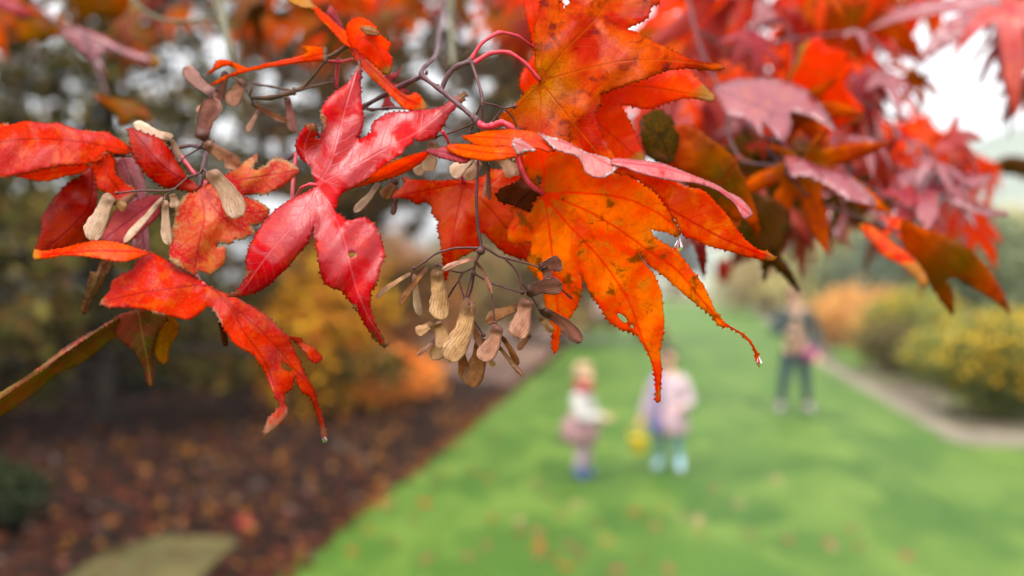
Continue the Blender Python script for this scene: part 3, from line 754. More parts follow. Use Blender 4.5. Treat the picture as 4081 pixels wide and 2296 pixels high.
# olive leaf below it
traced_leaf([dict(o=[(480,1252),(540,1236),(600,1236),(668,1262),(655,1295),(635,1320),(620,1350),(610,1385),(610,1440),(612,1510),(602,1543),(585,1525),(575,1475),(555,1435),(540,1400),(500,1375),(470,1345),(445,1300),(450,1278)], v=[[(550,1236),(565,1320),(585,1420),(602,1540)]], z=[(550,1236,0),(460,1300,2),(650,1290,2),(602,1540,8)], m=M['olive'], t=3.5, fold=3.0),
             dict(o=[(665,1268),(695,1268),(717,1300),(705,1340),(675,1390),(670,1440),(650,1453),(630,1436),(610,1395),(632,1325)], v=[[(680,1268),(655,1350),(650,1450)]], z=[(0,0,6)], m=M['yellow'], t=3.0),
             dict(o=[(482,1254),(440,1280),(390,1310),(300,1360),(225,1410),(150,1470),(75,1520),(0,1565),(-130,1640),(-130,1680),(0,1592),(50,1556),(150,1490),(250,1415),(350,1345),(465,1272)], v=[[(480,1260),(200,1440),(-130,1660)]], z=[(480,1260,4),(200,1430,0),(-130,1640,-6),(350,1335,4)], m=M['olive'], t=2.5, grid=13),
             dict(o=[(478,1266),(465,1272),(350,1345),(250,1415),(150,1490),(50,1556),(0,1592),(-130,1680),(-130,1760),(0,1662),(75,1612),(150,1556),(225,1492),(300,1460),(375,1412),(425,1366),(468,1340)], v=[[(475,1290),(250,1450),(-130,1720)]], z=[(470,1300,4),(200,1460,0),(-130,1680,-6),(-130,1750,0),(350,1420,9),(75,1612,5)], m=M['olivegreen'], t=2.5, grid=15)], 0.400, TREE, label='olive and ochre leaf with one long narrow lobe')
traced_leaf([dict(o=[(400,1045),(440,1035),(450,1045),(435,1080),(415,1110),(410,1130),(390,1165),(370,1185),(360,1215),(350,1247),(322,1247),(327,1210),(345,1190),(332,1180),(345,1150),(350,1120),(365,1082),(385,1086)], v=[[(430,1040),(390,1120),(335,1245)]], z=[(430,1040,0),(350,1120,-4),(410,1120,-2),(335,1245,6)], m=M['drycurl'], t=4.0, grid=11)], 0.404, TREE, label='small shrivelled brown leaf hanging at the left')

# ------------------------------------------------------------------ twigs and stalks in focus
twig([(1900,480,.366),(1830,420,.370),(1755,358,.376),(1680,300,.384),(1690,270,.392),(1727,236,.405),(1742,200,.46),(1752,120,.54),(1780,-60,.66),(1850,-400,.80),(1980,-900,.95)], 11, 8, M['twig'], TREE)
twig([(1684,303,.385),(1610,338,.391),(1540,375,.398),(1450,425,.408),(1300,520,.416),(1150,632,.418),(1000,700,.418),(850,600,.418),(760,580,.418)], 12, 8, M['twig'], TREE)
twig([(1758,358,.377),(1785,300,.377),(1822,265,.376),(1872,246,.376)], 11, 13, M['twig'], TREE)
twig([(1876,244,.376),(1900,310,.370),(1918,370,.366),(1922,412,.364)], 8, 7, M['fine'], TREE)
twig([(1450,425,.408),(1480,436,.406),(1560,430,.404),(1650,436,.401)], 8, 6, M['twig'], TREE)
DEADW = [([(1387,178,.394),(1340,212,.396),(1297,232,.398)], 11, 9), ([(1297,240,.398),(1250,300,.400),(1205,350,.402),(1170,366,.402)], 7, 8), ([(1295,190,.399),(1297,238,.398)], 9, 12),
         ([(1178,362,.402),(1250,345,.402),(1325,328,.402)], 9, 8), ([(1172,366,.402),(1080,388,.404),(1000,388,.405)], 12, 9), ([(1160,362,.403),(1080,345,.405),(1010,335,.406)], 6, 5), ([(1006,335,.406),(995,384,.405)], 7, 7), ([(1325,310,.402),(1330,360,.403)], 10, 8)]
for pts, a, b in DEADW: twig(pts, a, b, M['dead'], TREE)
twig([(1310,246,.400),(1360,246,.398),(1405,236,.396)], 8, 8, M['stalk'], TREE, 'petiole')
twig([(1348,232,.398),(1343,290,.402),(1338,350,.404)], 8, 9, M['stalk'], TREE, 'petiole')
twig([(1762,522,.372),(1780,550,.374),(1800,600,.380),(1850,728,.392)], 8, 8, M['stalk'], TREE, 'petiole')
# pale lichened twigs farther back
twig([(850,-160,.70),(868,0,.70),(890,90,.69),(918,205,.68),(925,280,.68)], 20, 14, M['lichen'], TREE)
twig([(845,62,.70),(760,84,.70),(690,84,.70),(620,70,.70),(530,0,.70),(480,-120,.72)], 8, 7, M['lichen'], TREE)
twig([(1780,-160,.75),(1795,0,.75),(1802,150,.74),(1806,262,.73)], 18, 13, M['lichen'], TREE)

# winter buds and leaf scars at the nodes
for bx, by, bd, r_ in ((1684,302,.384,13),(1700,290,.385,9),(1758,357,.376,13),(1745,344,.377,9),(1872,246,.376,15),(1884,256,.375,12),(1898,480,.365,17),(1885,470,.366,12),(1297,236,.397,15),(1385,180,.394,13),(1172,365,.402,13),(1610,338,.391,11),(1540,375,.398,11)):
    rr_ = r_ / FPX * bd
    v, f = ellipsoid(P(bx, by, bd), (rr_ * 0.8, rr_ * 0.8, rr_ * 1.25), 9, 6)
    mesh_obj('bud', v, f, M['dead'] if by < 240 or bx < 1400 else M['twig'], TREE)

# ------------------------------------------------------------------ winged seeds
def seed_mat(name, ca, cb, cc, trans=0.5):
    t = NT(name)
    lp = t.attr('lp').outputs['Vector']
    vn = t.n('ShaderNodeSeparateXYZ'); t.set(vn.inputs[0], t.attr('vn').outputs['Vector'])
    tt, ss = vn.outputs[0], vn.outputs[1]
    n1 = t.noise(lp, 2.2, 4.0, 0.6)
    n2 = t.noise(lp, 14.0, 3.0, 0.6)
    # ribs fan out from the thick edge towards the rounded one
    fan = t.math('ADD', t.math('MULTIPLY', ss, 3.4), t.math('MULTIPLY', t.math('MULTIPLY', tt, tt), -1.7))
    fan = t.math('ADD', fan, t.math('MULTIPLY', n1, 0.08))
    rib = t.sstep(t.math('PINGPONG', fan, 0.25), 0.09, 0.0)
    rib = t.math('MULTIPLY', rib, t.sstep(t.noise(lp, 5.0, 3.0, 0.6), 0.35, 0.6))
    col = t.mix(t.sstep(n1, 0.38, 0.62), ca, cb)
    col = t.mix(t.math('MULTIPLY', rib, 0.36), col, cc)
    col = t.mix(t.math('MULTIPLY', t.sstep(t.noise(lp, 2.0, 5.0, 0.65), 0.48, 0.72), 0.6), col, cc)
    col = t.mix(t.math('MULTIPLY', t.sstep(tt, 0.30, 0.14), 0.85), col, cc)
    hsv = t.n('ShaderNodeHueSaturation', i_Saturation=0.85, i_Value=1.22); t.set(hsv.inputs['Color'], col)
    col = t.mix(t.math('MULTIPLY', t.sstep(ss, 0.45, 1.0), t.sstep(tt, 0.35, 0.9)), col, hsv.outputs[0])
    col = t.mix(t.math('MULTIPLY', t.sstep(ss, 0.16, 0.04), 0.7), col, cc)     # thick leading edge
    sp = t.sstep(t.noise(lp, 9.0, 2.0, 0.4), 0.70, 0.76)
    col = t.mix(t.math('MULTIPLY', sp, 0.6), col, S(60, 38, 26))
    bn = t.n('ShaderNodeBump'); bn.inputs['Strength'].default_value = 1.0; bn.inputs['Distance'].default_value = 0.00028
    t.set(bn.inputs['Height'], t.math('ADD', rib, t.math('MULTIPLY', n2, 0.35)))
    b = t.n('ShaderNodeBsdfPrincipled')
    t.set(b.inputs['Base Color'], col)
    b.inputs['Roughness'].default_value = 0.36
    t.set(b.inputs['Normal'], bn)
    tr = t.n('ShaderNodeBsdfTranslucent'); t.set(tr.inputs['Color'], col)
    mx = t.n('ShaderNodeMixShader'); mx.inputs[0].default_value = trans
    t.set(mx.inputs[1], b.outputs[0]); t.set(mx.inputs[2], tr.outputs[0])
    return t.surf(mx.outputs[0])

SM = {'gold': seed_mat('seed_golden_tan', S(216, 170, 116), S(196, 146, 92), S(130, 84, 50)),
      'tan': seed_mat('seed_tan_pink', S(206, 152, 118), S(188, 128, 98), S(124, 72, 52)),
      'brown': seed_mat('seed_brown', S(156, 92, 70), S(134, 74, 56), S(88, 46, 36)),
      'dark': seed_mat('seed_dark_ochre', S(188, 130, 68), S(164, 102, 54), S(116, 68, 40), 0.6),  # darker ochre tan, the seeds' own colour
      'cream': seed_mat('seed_cream', S(228, 200, 172), S(216, 180, 150), S(176, 132, 104)),
      'pinky': seed_mat('seed_dull_pink', S(178, 116, 106), S(164, 112, 92), S(130, 84, 74))}

def samara(nut, tip, w, d, mat, parent, bend=0.0, tilt=0.0, away=0.0, notch=False):
    """px geometry at distance d: tilt = mm of depth across the wing, away = mm of depth from nut to tip"""
    SEED[0] += 1
    rr = random.Random(SEED[0])
    w = w * 1.14
    nut, tip = np.array(nut, float), np.array(tip, float)
    ax = tip - nut; L = np.linalg.norm(ax); ax /= L
    nr = np.array([-ax[1], ax[0]])
    NT_, NS = 24, 13
    V2, Z, LP, VN = [], [], [], []
    for i in range(NT_ + 1):
        t = i / NT_
        wid = float(np.interp(t, (0, .08, .18, .3, .45, .62, .78, 1), (.50, .62, .65, .64, .74, .90, 1.0, 1.0)))
        cap = 1.0
        if t > 0.74: cap = math.sqrt(max(0.0, 1 - ((t - 0.74) / 0.26) ** 2))
        if t < 0.08: cap = math.sqrt(max(0.05, 1 - ((0.08 - t) / 0.08) ** 2))
        for j in range(NS):
            s = j / (NS - 1)
            # thick edge nearly straight at s=0, broad rounded edge at s=1
            off = (-0.42 * min(1.0, wid + 0.25) + wid * s * 0.98) * w
            off = (off - 0.05 * w) * cap + 0.05 * w
            if notch and s > 0.75 and 0.52 < t < 0.68: off -= 0.3 * w * (s - 0.75) * 4 * (1 - abs(t - 0.6) / 0.08)
            off += w * 0.02 * math.sin(t * 31 + SEED[0]) * max(0.0, s - 0.6) * 2.5 * (t > 0.3)
            p = nut + ax * t * L + nr * (off + bend * L * math.sin(math.pi * min(t, 1)))
            V2.append(p)
            swell = -1.3 * min(1.0, w / 50.0) * math.exp(-((t - 0.12) / 0.085) ** 2 - ((s - 0.45) / 0.33) ** 2)     # the nut
            Z.append(swell + tilt * (s - 0.5) + away * t + 0.22 * math.sin(s * 8 - t * 3 + SEED[0]) * t * (0.4 + s) + 0.5 * math.sin(s * 3 + t * 4 + SEED[0] * 2) * t + 0.9 * math.sin(t * 3.0 + SEED[0]) * (s - 0.3) + 0.5 * (s - 0.5) ** 2 * w / 70.0)
            LP.append((t * L / 100, s * w / 100, SEED[0] * 3.1)); VN.append((t, s, 0))
    V2 = np.array(V2)
    W = Pn(V2, d + np.array(Z) / 1000.0)
    F = [(i * NS + j, i * NS + j + 1, (i + 1) * NS + j + 1, (i + 1) * NS + j) for i in range(NT_) for j in range(NS - 1)]
    V = W.tolist()
    ob = mesh_obj('winged_seed', V, F, mat, parent)
    fattr(ob.data, 'lp', LP, 'FLOAT_VECTOR'); fattr(ob.data, 'vn', VN, 'FLOAT_VECTOR')
    md = ob.modifiers.new('thickness', 'SOLIDIFY'); md.thickness = 0.00014; md.offset = 0
    return ob

def stalks(lst, parent, mat, knobs=True, name='seed_cluster'):
    parts = []
    for pts, a, b in lst:
        w = [P(*p) for p in pts]
        n = len(w)
        rs = [0.74 * (a + (b - a) * i / (n - 1)) / FPX * pts[i][2] for i in range(n)]
        parts.append(tube_data(w, rs, 7))
        if knobs:
            r = (b * 1.7) / FPX * pts[-1][2]
            parts.append(ellipsoid(w[-1], (r, r, r), 8, 5))
    v, f = join_data(parts)
    return mesh_obj(name, v, f, mat, parent)

d = 0.361
MAIN = stalks([([(1908,600,.363),(1903,700,.362),(1899,800,d),(1905,910,d),(1918,975,d),(1916,1000,d)], 7, 11), ([(1910,988,d),(1860,988,d),(1810,990,d),(1740,1010,d),(1690,1045,d),(1650,1070,d)], 7, 5),
    ([(1922,980,d),(1955,1000,d),(1990,1022,d),(2060,1040,d),(2110,1053,d),(2152,1067,d)], 8, 5), ([(2015,1033,d),(2050,1068,d),(2072,1110,d),(2083,1165,d)], 7, 5), ([(2076,1125,d),(2100,1155,.363),(2150,1232,.365)], 5, 5),
    ([(1916,1000,d),(1898,1040,d),(1886,1090,d)], 10, 7), ([(1890,1090,d),(1950,1125,.362),(2015,1147,.362),(2082,1168,.362)], 6, 5), ([(1957,1130,.361),(1963,1200,.360),(1973,1286,.360)], 5, 5),
    ([(1886,1085,d),(1868,1140,d),(1857,1192,d)], 7, 5), ([(1890,1090,d),(1880,1150,.363),(1866,1190,.364)], 6, 5), ([(1888,1066,d),(1845,1085,d),(1800,1078,d),(1742,1056,d)], 6, 5),
    ([(1845,1085,d),(1830,1115,d),(1838,1150,d),(1853,1192,d)], 6, 5), ([(1830,1118,d),(1805,1150,.363),(1788,1178,.364)], 5, 4), ([(1874,1255,.364),(1900,1295,.364),(1926,1335,.364)], 5, 6), ([(1866,1195,.362),(1870,1225,.363),(1876,1258,.364)], 5, 4),
    ([(1840,1100,.364),(1790,1180,.367),(1735,1280,.367)], 4, 4)], TREE, M['fine'])
MAIN['label'] = 'cluster of tan winged seeds hanging on thin brown stalks'
sm = [((1733,1072),(1768,1275),76,.3595,'gold',.02,1.5,-1),((1705,1064),(1594,1216),26,.361,'dark',.03,3,2),((1638,1088),(1499,1190),22,.362,'gold',.04,3,1),((1650,1092),(1676,1258),30,.366,'cream',.03,2,2),
      ((1728,1284),(1776,1386),62,.3585,'gold',-.06,1.5,-1),((1722,1288),(1664,1335),42,.360,'gold',.05,1.5,0),((1735,1352),(1664,1419),15,.365,'tan',.0,2,2),((1868,1190),(1800,1446),88,.358,'gold',-.03,2,-2),
      ((1836,1310),(1722,1432),58,.364,'gold',.0,2,2),((1980,1292),(1928,1442),72,.3575,'tan',-.04,1.5,-1),((1918,1345),(1883,1545),78,.367,'dark',.0,2,2),((1832,1395),(1862,1512),46,.369,'dark',.02,2,2),
      ((1868,1268),(1922,1385),28,.363,'tan',.0,2,1),((1975,1366),(2088,1498),20,.364,'tan',.02,2,2),((1996,1340),(2068,1454),25,.365,'dark',-.02,2,2),((1940,1425),(1970,1458),22,.366,'gold',0,1,1),
      ((2098,1172),(2240,1128),66,.3590,'brown',-.03,1.5,-1),((2094,1188),(2074,1352),80,.3575,'tan',.03,1.5,-1),((2078,1218),(1938,1288),46,.364,'dark',.06,2,2),((2152,1238),(2322,1360),52,.3605,'brown',-.05,1.5,1),
      ((2150,1266),(2206,1320),30,.366,'gold',.0,1,1),((2112,1330),(2066,1395),24,.365,'dark',.0,2,1),((2154,1074),(2234,1034),62,.3600,'brown',.06,1,0),((2160,1066),(2196,1112),42,.3585,'brown',.0,1,0),((2230,1148),(2282,1192),9,.360,'brown',0,.5,0),
      ((1897,1028),(1762,1080),22,.358,'tan',.05,2,-1),((1893,1040),(1962,1174),18,.358,'tan',-.06,2,-1),((1868,1205),(1880,1258),16,.357,'tan',0,1,0)]
for n, t_, w, dd, mk, be, ti, aw in sm: samara(n, t_, w, dd, SM[mk], MAIN, be, ti, aw)

c2 = stalks([([(1922,412,.364),(1935,412,.365),(1975,420,.368),(2008,432,.370),(2050,424,.372)], 6, 6), ([(2004,434,.370),(1980,462,.370),(1958,492,.370)], 5, 5), ([(2016,438,.371),(2045,470,.373),(2064,515,.374)], 5, 5), ([(1918,412,.364),(1900,455,.366),(1876,528,.370)], 5, 5),
             ([(1890,490,.368),(1810,525,.374),(1738,546,.380)], 5, 5), ([(1905,600,.368),(1946,655,.372)], 4, 4), ([(1922,412,.364),(1926,480,.366),(1916,560,.366),(1908,602,.363)], 6, 7)], TREE, M['fine'])
c2['label'] = 'pale cream winged seeds peeping out under an orange leaf'
for n, t_, w, dd, mk, be in [((1722,560),(1712,686),56,.384,'cream',.0),((1705,640),(1660,698),42,.387,'cream',0),((1888,612),(1806,708),56,.374,'cream',.05),((1908,640),(1864,718),50,.377,'cream',0),((1978,628),(2050,698),52,.374,'cream',-.05),((2052,630),(2062,700),46,.377,'cream',0),
                          ((1945,650),(1951,798),17,.374,'brown',0),((1946,660),(1930,790),12,.376,'tan',0),((1508,726),(1413,848),31,.376,'cream',-.03),((1578,712),(1534,795),48,.382,'dark',.05),((1577,790),(1568,858),22,.384,'brown',0)]:
    samara(n, t_, w, dd, SM[mk], c2, be, 1.5, 1)
c3 = stalks([([(820,600,.405),(800,584,.398),(786,596,.394),(745,620,.393),(716,646,.392)], 5, 5), ([(816,640,.402),(800,686,.392),(750,706,.388)], 6, 5), ([(802,690,.391),(812,675,.388),(828,690,.386)], 6, 5), ([(750,706,.388),(690,755,.386),(645,760,.386),(560,760,.386),(465,770,.386)], 5, 5), ([(700,752,.386),(660,778,.386),(655,795,.385)], 5, 5), ([(716,646,.392),(690,600,.394),(680,550,.396)], 5, 4), ([(786,596,.394),(812,572,.392)], 5, 6)], TREE, M['fine'])
c3['label'] = 'pale winged seeds spread over the pink leaf at the left'
for n, t_, w, dd, mk, be, nt in [((806,562),(846,386),82,.391,'brown',.0,False),((812,574),(960,658),60,.389,'tan',.02,True),((828,684),(968,860),84,.382,'cream',-.03,False),((690,545),(530,495),42,.396,'cream',-.04,False),((680,556),(716,645),26,.394,'cream',-.05,False),
                             ((436,770),(368,962),76,.385,'cream',.03,False),((452,806),(504,826),38,.386,'gold',0,False),((648,786),(494,968),29,.382,'cream',0,False),((656,796),(676,978),40,.382,'cream',.04,False),((682,774),(702,826),38,.384,'cream',0,False)]:
    samara(n, t_, w, dd, SM[mk], c3, be, 1.5, 1, nt)
c4 = stalks([([(1000,388,.406),(960,330,.408),(900,300,.410),(862,360,.410)], 5, 4), ([(1000,390,.406),(1010,415,.408)], 5, 4), ([(1080,388,.404),(1140,392,.408)], 5, 4)], TREE, M['dead'])
c4['label'] = 'dull pink and brown winged seeds on a dead twig, upper left'
for n, t_, w, dd, mk, be in [((862,372),(728,272),54,.412,'pinky',-.04),((896,282),(868,415),40,.410,'brown',0),((966,316),(922,424),66,.410,'tan',.03),((842,385),(783,447),20,.412,'tan',0),((1000,412),(1148,482),24,.412,'tan',.03),((1142,384),(1178,528),38,.414,'pinky',.03),((1028,438),(986,527),22,.414,'tan',0)]:
    samara(n, t_, w, dd, SM[mk], c4, be, 1.5, 1)

# ------------------------------------------------------------------ water drops
wt = NT('water')
gb = wt.n('ShaderNodeBsdfGlass', i_IOR=1.33, i_Roughness=0.0)
WATER = wt.surf(gb.outputs[0])
def drop(px, py, dist, r, stretch, label, lean=0.0):
    vs, fs = ellipsoid((0, 0, 0), (1, 1, 1), 16, 12)
    out = []
    for q in vs:
        k = 1.0 if q.z < 0 else (1 - 0.75 * q.z)
        z = q.z * (1.0 if q.z < 0 else stretch)
        out.append(Vector((q.x * k + lean * max(q.z, 0), q.y * k, z)) * (r / FPX * dist) + P(px, py, dist))
    o = mesh_obj('water_drop', out, fs, WATER)
    return tag(o, label, 'water drop', 'water drops hanging from the leaves')
drop(2702, 985, .359, 19, 2.2, 'clear water drop hanging in the notch of the large orange leaf', 0.3)
drop(3026, 1447, .375, 12, 2.4, 'small water drop at the thin curled tip of the orange leaf', -0.3)
drop(1293, 1752, .385, 11, 1.6, 'tiny water drop at the end of the drooping scarlet leaf')

# ------------------------------------------------------------------ blurred leaves of the same tree, right-hand spray
def blurred(o, m, dist, tilt=(0, 0), cup=3.0, t=4.0, veins=None):
    """traced outline: tilt = depth in mm per 100 px along x and y"""
    a = np.array(o, float); c = a.mean(0)
    lo, hi = a.min(0), a.max(0)
    z = []
    for x in (lo[0], c[0], hi[0]):
        for y in (lo[1], c[1], hi[1]):
            q = abs(x - c[0]) / 100 + abs(y - c[1]) / 100
            z.append((x, y, tilt[0] * (x - c[0]) / 100 + tilt[1] * (y - c[1]) / 100 + cup * q))
    return traced_leaf([dict(o=o, v=veins or [[tuple(c), o[0]], [tuple(c), o[len(o) // 3]], [tuple(c), o[2 * len(o) // 3]]], z=z, m=M[m], t=t, grid=26, step=12)], dist, TREE, fold=3.0)

BL = [([(2549,483),(2618,435),(2680,476),(2708,538),(2694,607),(2673,649),(2611,642),(2570,607)], 'darkolive', .45, (2, -6)),
 ([(2640,640),(2660,540),(2700,496),(2765,502),(2818,542),(2883,587),(2935,646),(2968,718),(3000,796),(3020,868),(3024,914),(3017,947),(2987,900),(2955,868),(2930,880),(2860,830),(2800,780),(2700,700)], 'brownorg', .46, (2, 6)),
 ([(2844,352),(2922,320),(3020,313),(3118,320),(3216,359),(3268,418),(3314,483),(3333,530),(3260,480),(3190,450),(3150,450),(3155,500),(3124,570),(3092,542),(3053,496),(3042,480),(3036,548),(3007,509),(2955,470),(2896,457),(2870,400)], 'mauve', .60, (0, -22)),
 ([(3170,248),(3190,183),(3248,150),(3281,157),(3300,189),(3405,215),(3366,248),(3398,274),(3366,339),(3405,392),(3444,437),(3418,483),(3340,502),(3300,444),(3248,385),(3163,365),(3137,313)], 'orange', .68, (2, 5)),
 ([(3568,692),(3640,672),(3738,679),(3836,685),(3960,698),(3901,744),(3836,770),(3875,809),(4005,842),(4012,861),(3920,855),(3822,822),(3744,770),(3744,835),(3699,914),(3660,875),(3627,809),(3588,750)], 'mauve', .66, (0, -30)),
 ([(3079,542),(3131,574),(3183,626),(3274,666),(3366,692),(3444,750),(3496,822),(3440,810),(3379,796),(3274,724),(3196,698),(3157,708),(3131,646),(3092,587)], 'mauve', .56, (0, -26)),
 ([(3597,879),(3669,905),(3777,942),(3866,996),(3938,1068),(3992,1158),(4028,1250),(3956,1193),(3849,1131),(3777,1104),(3799,1176),(3799,1258),(3750,1202),(3696,1122),(3642,1032),(3597,969)], 'brownorg', .60, (3, 8)),
 ([(3418,897),(3472,897),(3552,960),(3651,1041),(3698,1113),(3680,1142),(3597,1059),(3526,1023),(3463,951)], 'redorg', .57, (2, -10)),
 ([(2990,780),(3080,790),(3140,850),(3130,960),(3110,1010),(3160,1090),(3188,1175),(3120,1100),(3070,1060),(3050,1125),(3030,1040),(2970,990),(2940,920)], 'darkolive', .56, (2, 6)),
 ([(2760,950),(2810,960),(2815,1030),(2805,1118),(2785,1040)], 'maroon', .50, (2, 4)),
 ([(2860,1040),(2900,1030),(2915,1080),(2895,1135),(2865,1110),(2850,1075)], 'deepred', 1.6, (1, 2)),
 ([(3960,650),(4020,620),(4120,640),(4120,720),(4040,700),(3985,690)], 'darkolive', 1.5, (2, 5)),
 # upper left
 ([(11,98),(98,76),(217,82),(239,33),(261,87),(304,103),(245,141),(163,163),(33,168),(82,130)], 'brownorg', .80, (2, -6)),
 ([(239,120),(304,109),(402,141),(478,185),(598,228),(603,272),(522,234),(424,207),(391,234),(440,315),(380,272),(337,217),(272,163)], 'mauve', .78, (2, -6)),
 ([(470,215),(560,215),(640,235),(610,280),(520,250)], 'yellow', .80, (2, -6)),
 ([(370,375),(435,391),(533,402),(592,446),(609,495),(543,473),(489,500),(467,462),(413,413)], 'brownorg', .76, (2, -8)),
 ([(-40,-30),(60,5),(135,62),(80,66),(0,35),(-40,30)], 'wine', .8, (2, -6)),
 ([(280,-60),(420,-80),(520,0),(470,80),(380,60),(330,90),(300,20)], 'brownorg', .95, (2, 5))]
for o, m, dist, ti in BL:
    blurred(o, m, dist, ti)

M['rose'] = leaf_mat('leaf_dusty_rose', S(210, 96, 92), S(202, 84, 88), S(222, 110, 84), S(170, 60, 70), dry=S(220, 110, 40), dry2=S(210, 120, 60), dry_amt=0.2, spots=0.1, trans=0.42, rough=0.3, wet=0.6, spec=0.4, val=0.92)
PAL = [palmate_mesh(s, lobes=(7 if s % 3 else 5), droop=0.25 + 0.12 * (s % 4), fold=0.3, curl=0.3) for s in range(101, 107)]
def aimed(base, tip, dist, mat, face, seed, dz=0.0):
    """a whole leaf with its stalk end and middle tip at these pixels; face = direction of its upper side"""
    a, b = P(*base, dist), P(*tip, dist + dz)
    leaf_copy(PAL[seed % len(PAL)], M[mat], a, b - a, face, (b - a).length / 0.085, TREE)
UPF, CAMF, AWAY = (0.1, -0.45, 1.0), (0.0, -1.0, 0.35), (0.1, 1.0, 0.5)
AIM = [((3180,420),(3350,690),.63,'brownorg',AWAY,0),((3200,640),(3330,1070),.58,'brownorg',AWAY,0),((3050,640),(3130,960),.60,'darkolive',AWAY,0),((3400,120),(3580,190),.80,'mauve',UPF,-.01),((3520,300),(3740,450),.78,'mauve',UPF,-.02),((3420,540),(3640,600),.70,'mauve',UPF,-.02),((3760,540),(3830,670),1.0,'redorg',CAMF,0),((3700,640),(3960,720),.68,'mauve',UPF,-.02),
       ((3480,640),(3640,860),.74,'maroon',CAMF,0),((3600,760),(3800,960),.66,'wine',UPF,-.02),((3760,760),(4020,850),.70,'mauve',UPF,-.02),((3640,560),(3820,620),.85,'mauve',UPF,-.01),((3300,280),(3470,300),.78,'maroon',UPF,0),
       ((3660,300),(3560,440),.9,'brownorg',CAMF,0),((3420,380),(3560,560),.84,'maroon',CAMF,0),((3250,620),(3420,760),.66,'mauve',UPF,-.02),((3560,880),(3740,1010),.64,'redorg',UPF,-.01),((3360,760),(3480,960),.70,'darkolive',AWAY,0),
       ((3080,560),(3000,720),.72,'maroon',CAMF,0),((2960,300),(2830,420),.80,'redorg',CAMF,0),((2760,420),(2860,560),.74,'redorg',UPF,0),((3960,60),(4140,160),.85,'maroon',UPF,0),((4040,160),(4180,300),.82,'mauve',UPF,-.02),((4060,330),(4160,480),.84,'maroon',CAMF,0),((4040,-60),(4000,60),.9,'brownorg',CAMF,0),
       ((3180,60),(3060,200),.95,'deepred',CAMF,0),((3500,-40),(3560,120),.95,'redorg',CAMF,0),((3260,-100),(3380,90),.74,'brownorg',AWAY,0)]
for i, (b_, t_, dd, mk, fc, dz) in enumerate(AIM): aimed(b_, t_, dd, mk, fc, i * 5 + 1, dz)
rr = random.Random(5)
for i in range(46):
    u = rr.random()
    bx, by = 2850 + 1000 * u + rr.uniform(-140, 140), 230 + 560 * u + rr.uniform(-230, 190)
    if 3560 < bx + 60 and by < 420: continue
    an = R(rr.uniform(10, 75)); ln = rr.uniform(150, 250)
    aimed((bx, by), (bx + ln * math.cos(an), by + ln * math.sin(an)), rr.uniform(.72, 1.15), rr.choice(['mauve', 'redorg', 'brownorg', 'orange', 'rose', 'rose', 'mauve', 'wine']),
          rr.choice([UPF, UPF, CAMF, (0.3, -0.8, 0.7)]), rr.randrange(60), rr.uniform(-.02, .02))
def scatter(n, reg, dr, mats, seed, down=0.5, size=(0.75, 1.15)):
    rr = random.Random(seed)
    for _ in range(n):
        for _try in range(60):
            px, py = rr.uniform(reg[0], reg[2]), rr.uniform(reg[1], reg[3])
            if not any(x0 < px < x1 and y0 < py < y1 for x0, y0, x1, y1 in CLEAR): break
        dist = rr.uniform(*dr)
        az = rr.uniform(-math.pi, math.pi)
        ax = Vector((math.cos(az), math.sin(az) * 0.5, -rr.uniform(0.1, 0.9) * (0.5 + down)))
        nm = Vector((rr.uniform(-0.6, 0.6), -rr.uniform(0.2, 1.2), rr.uniform(0.2, 1.0)))
        leaf_copy(rr.choice(PAL), M[rr.choice(mats)], P(px, py, dist), ax, nm, rr.uniform(*size), TREE)
# gaps where the white sky shows through
CLEAR = [(3560,-50,3960,480), (2590,-40,2700,90), (2880,70,2960,120), (2930,140,3040,320), (3020,200,3180,300), (3820,400,4120,560)]
scatter(60, (2580, -150, 3750, 480), (.9, 1.5), ['rose', 'redorg', 'redorg', 'brownorg', 'orange', 'mauve', 'rose', 'scarlet'], 11, size=(1.1, 1.5))
scatter(28, (3050, 400, 3800, 820), (.80, 1.2), ['rose', 'mauve', 'redorg', 'redorg', 'rose'], 12, size=(1.0, 1.4))
scatter(12, (2750, 480, 3200, 800), (.75, 1.1), ['darkolive', 'maroon', 'redorg', 'brownorg'], 13)
scatter(34, (1150, -200, 2150, 130), (1.3, 2.2), ['brownorg', 'redorg', 'brownorg', 'maroon', 'olive'], 14)
scatter(16, (-100, -250, 1200, 60), (1.2, 2.2), ['brownorg', 'olive', 'darkolive', 'wine'], 15)
scatter(12, (500, -60, 1500, 170), (1.3, 2.1), ['brownorg', 'olive', 'darkolive', 'brownorg'], 17)
scatter(14, (3930, -200, 4300, 330), (.8, 1.2), ['maroon', 'mauve', 'redorg', 'rose'], 16, size=(1.0, 1.4))
# twigs of the right-hand spray, running back up to the boughs
for pts in ([(3060,560,.62),(2960,470,.66),(2840,300,.72),(2760,80,.80),(2700,-300,.95),(2700,-700,1.1)], [(3060,560,.62),(3260,640,.63),(3480,760,.64),(3680,860,.65)], [(2960,470,.66),(3200,420,.68),(3400,400,.74),(3600,480,.78)],
            [(2780,120,.78),(2950,210,.80),(3130,160,.80),(3400,130,.84)], [(2920,400,.68),(2900,520,.62),(2960,640,.57),(3100,660,.57)], [(3060,590,.6),(3140,690,.58),(3250,800,.58),(3600,930,.6)],
            [(4200,-400,1.2),(4120,0,1.0),(4080,200,.84),(4060,400,.83)], [(-200,-500,1.2),(0,-200,.9),(180,60,.80),(330,130,.78),(500,220,.78)], [(330,130,.78),(380,260,.77),(430,380,.76)]):
    twig(pts, 7 if len(pts) < 5 else 6, 6, M['twig'], TREE)

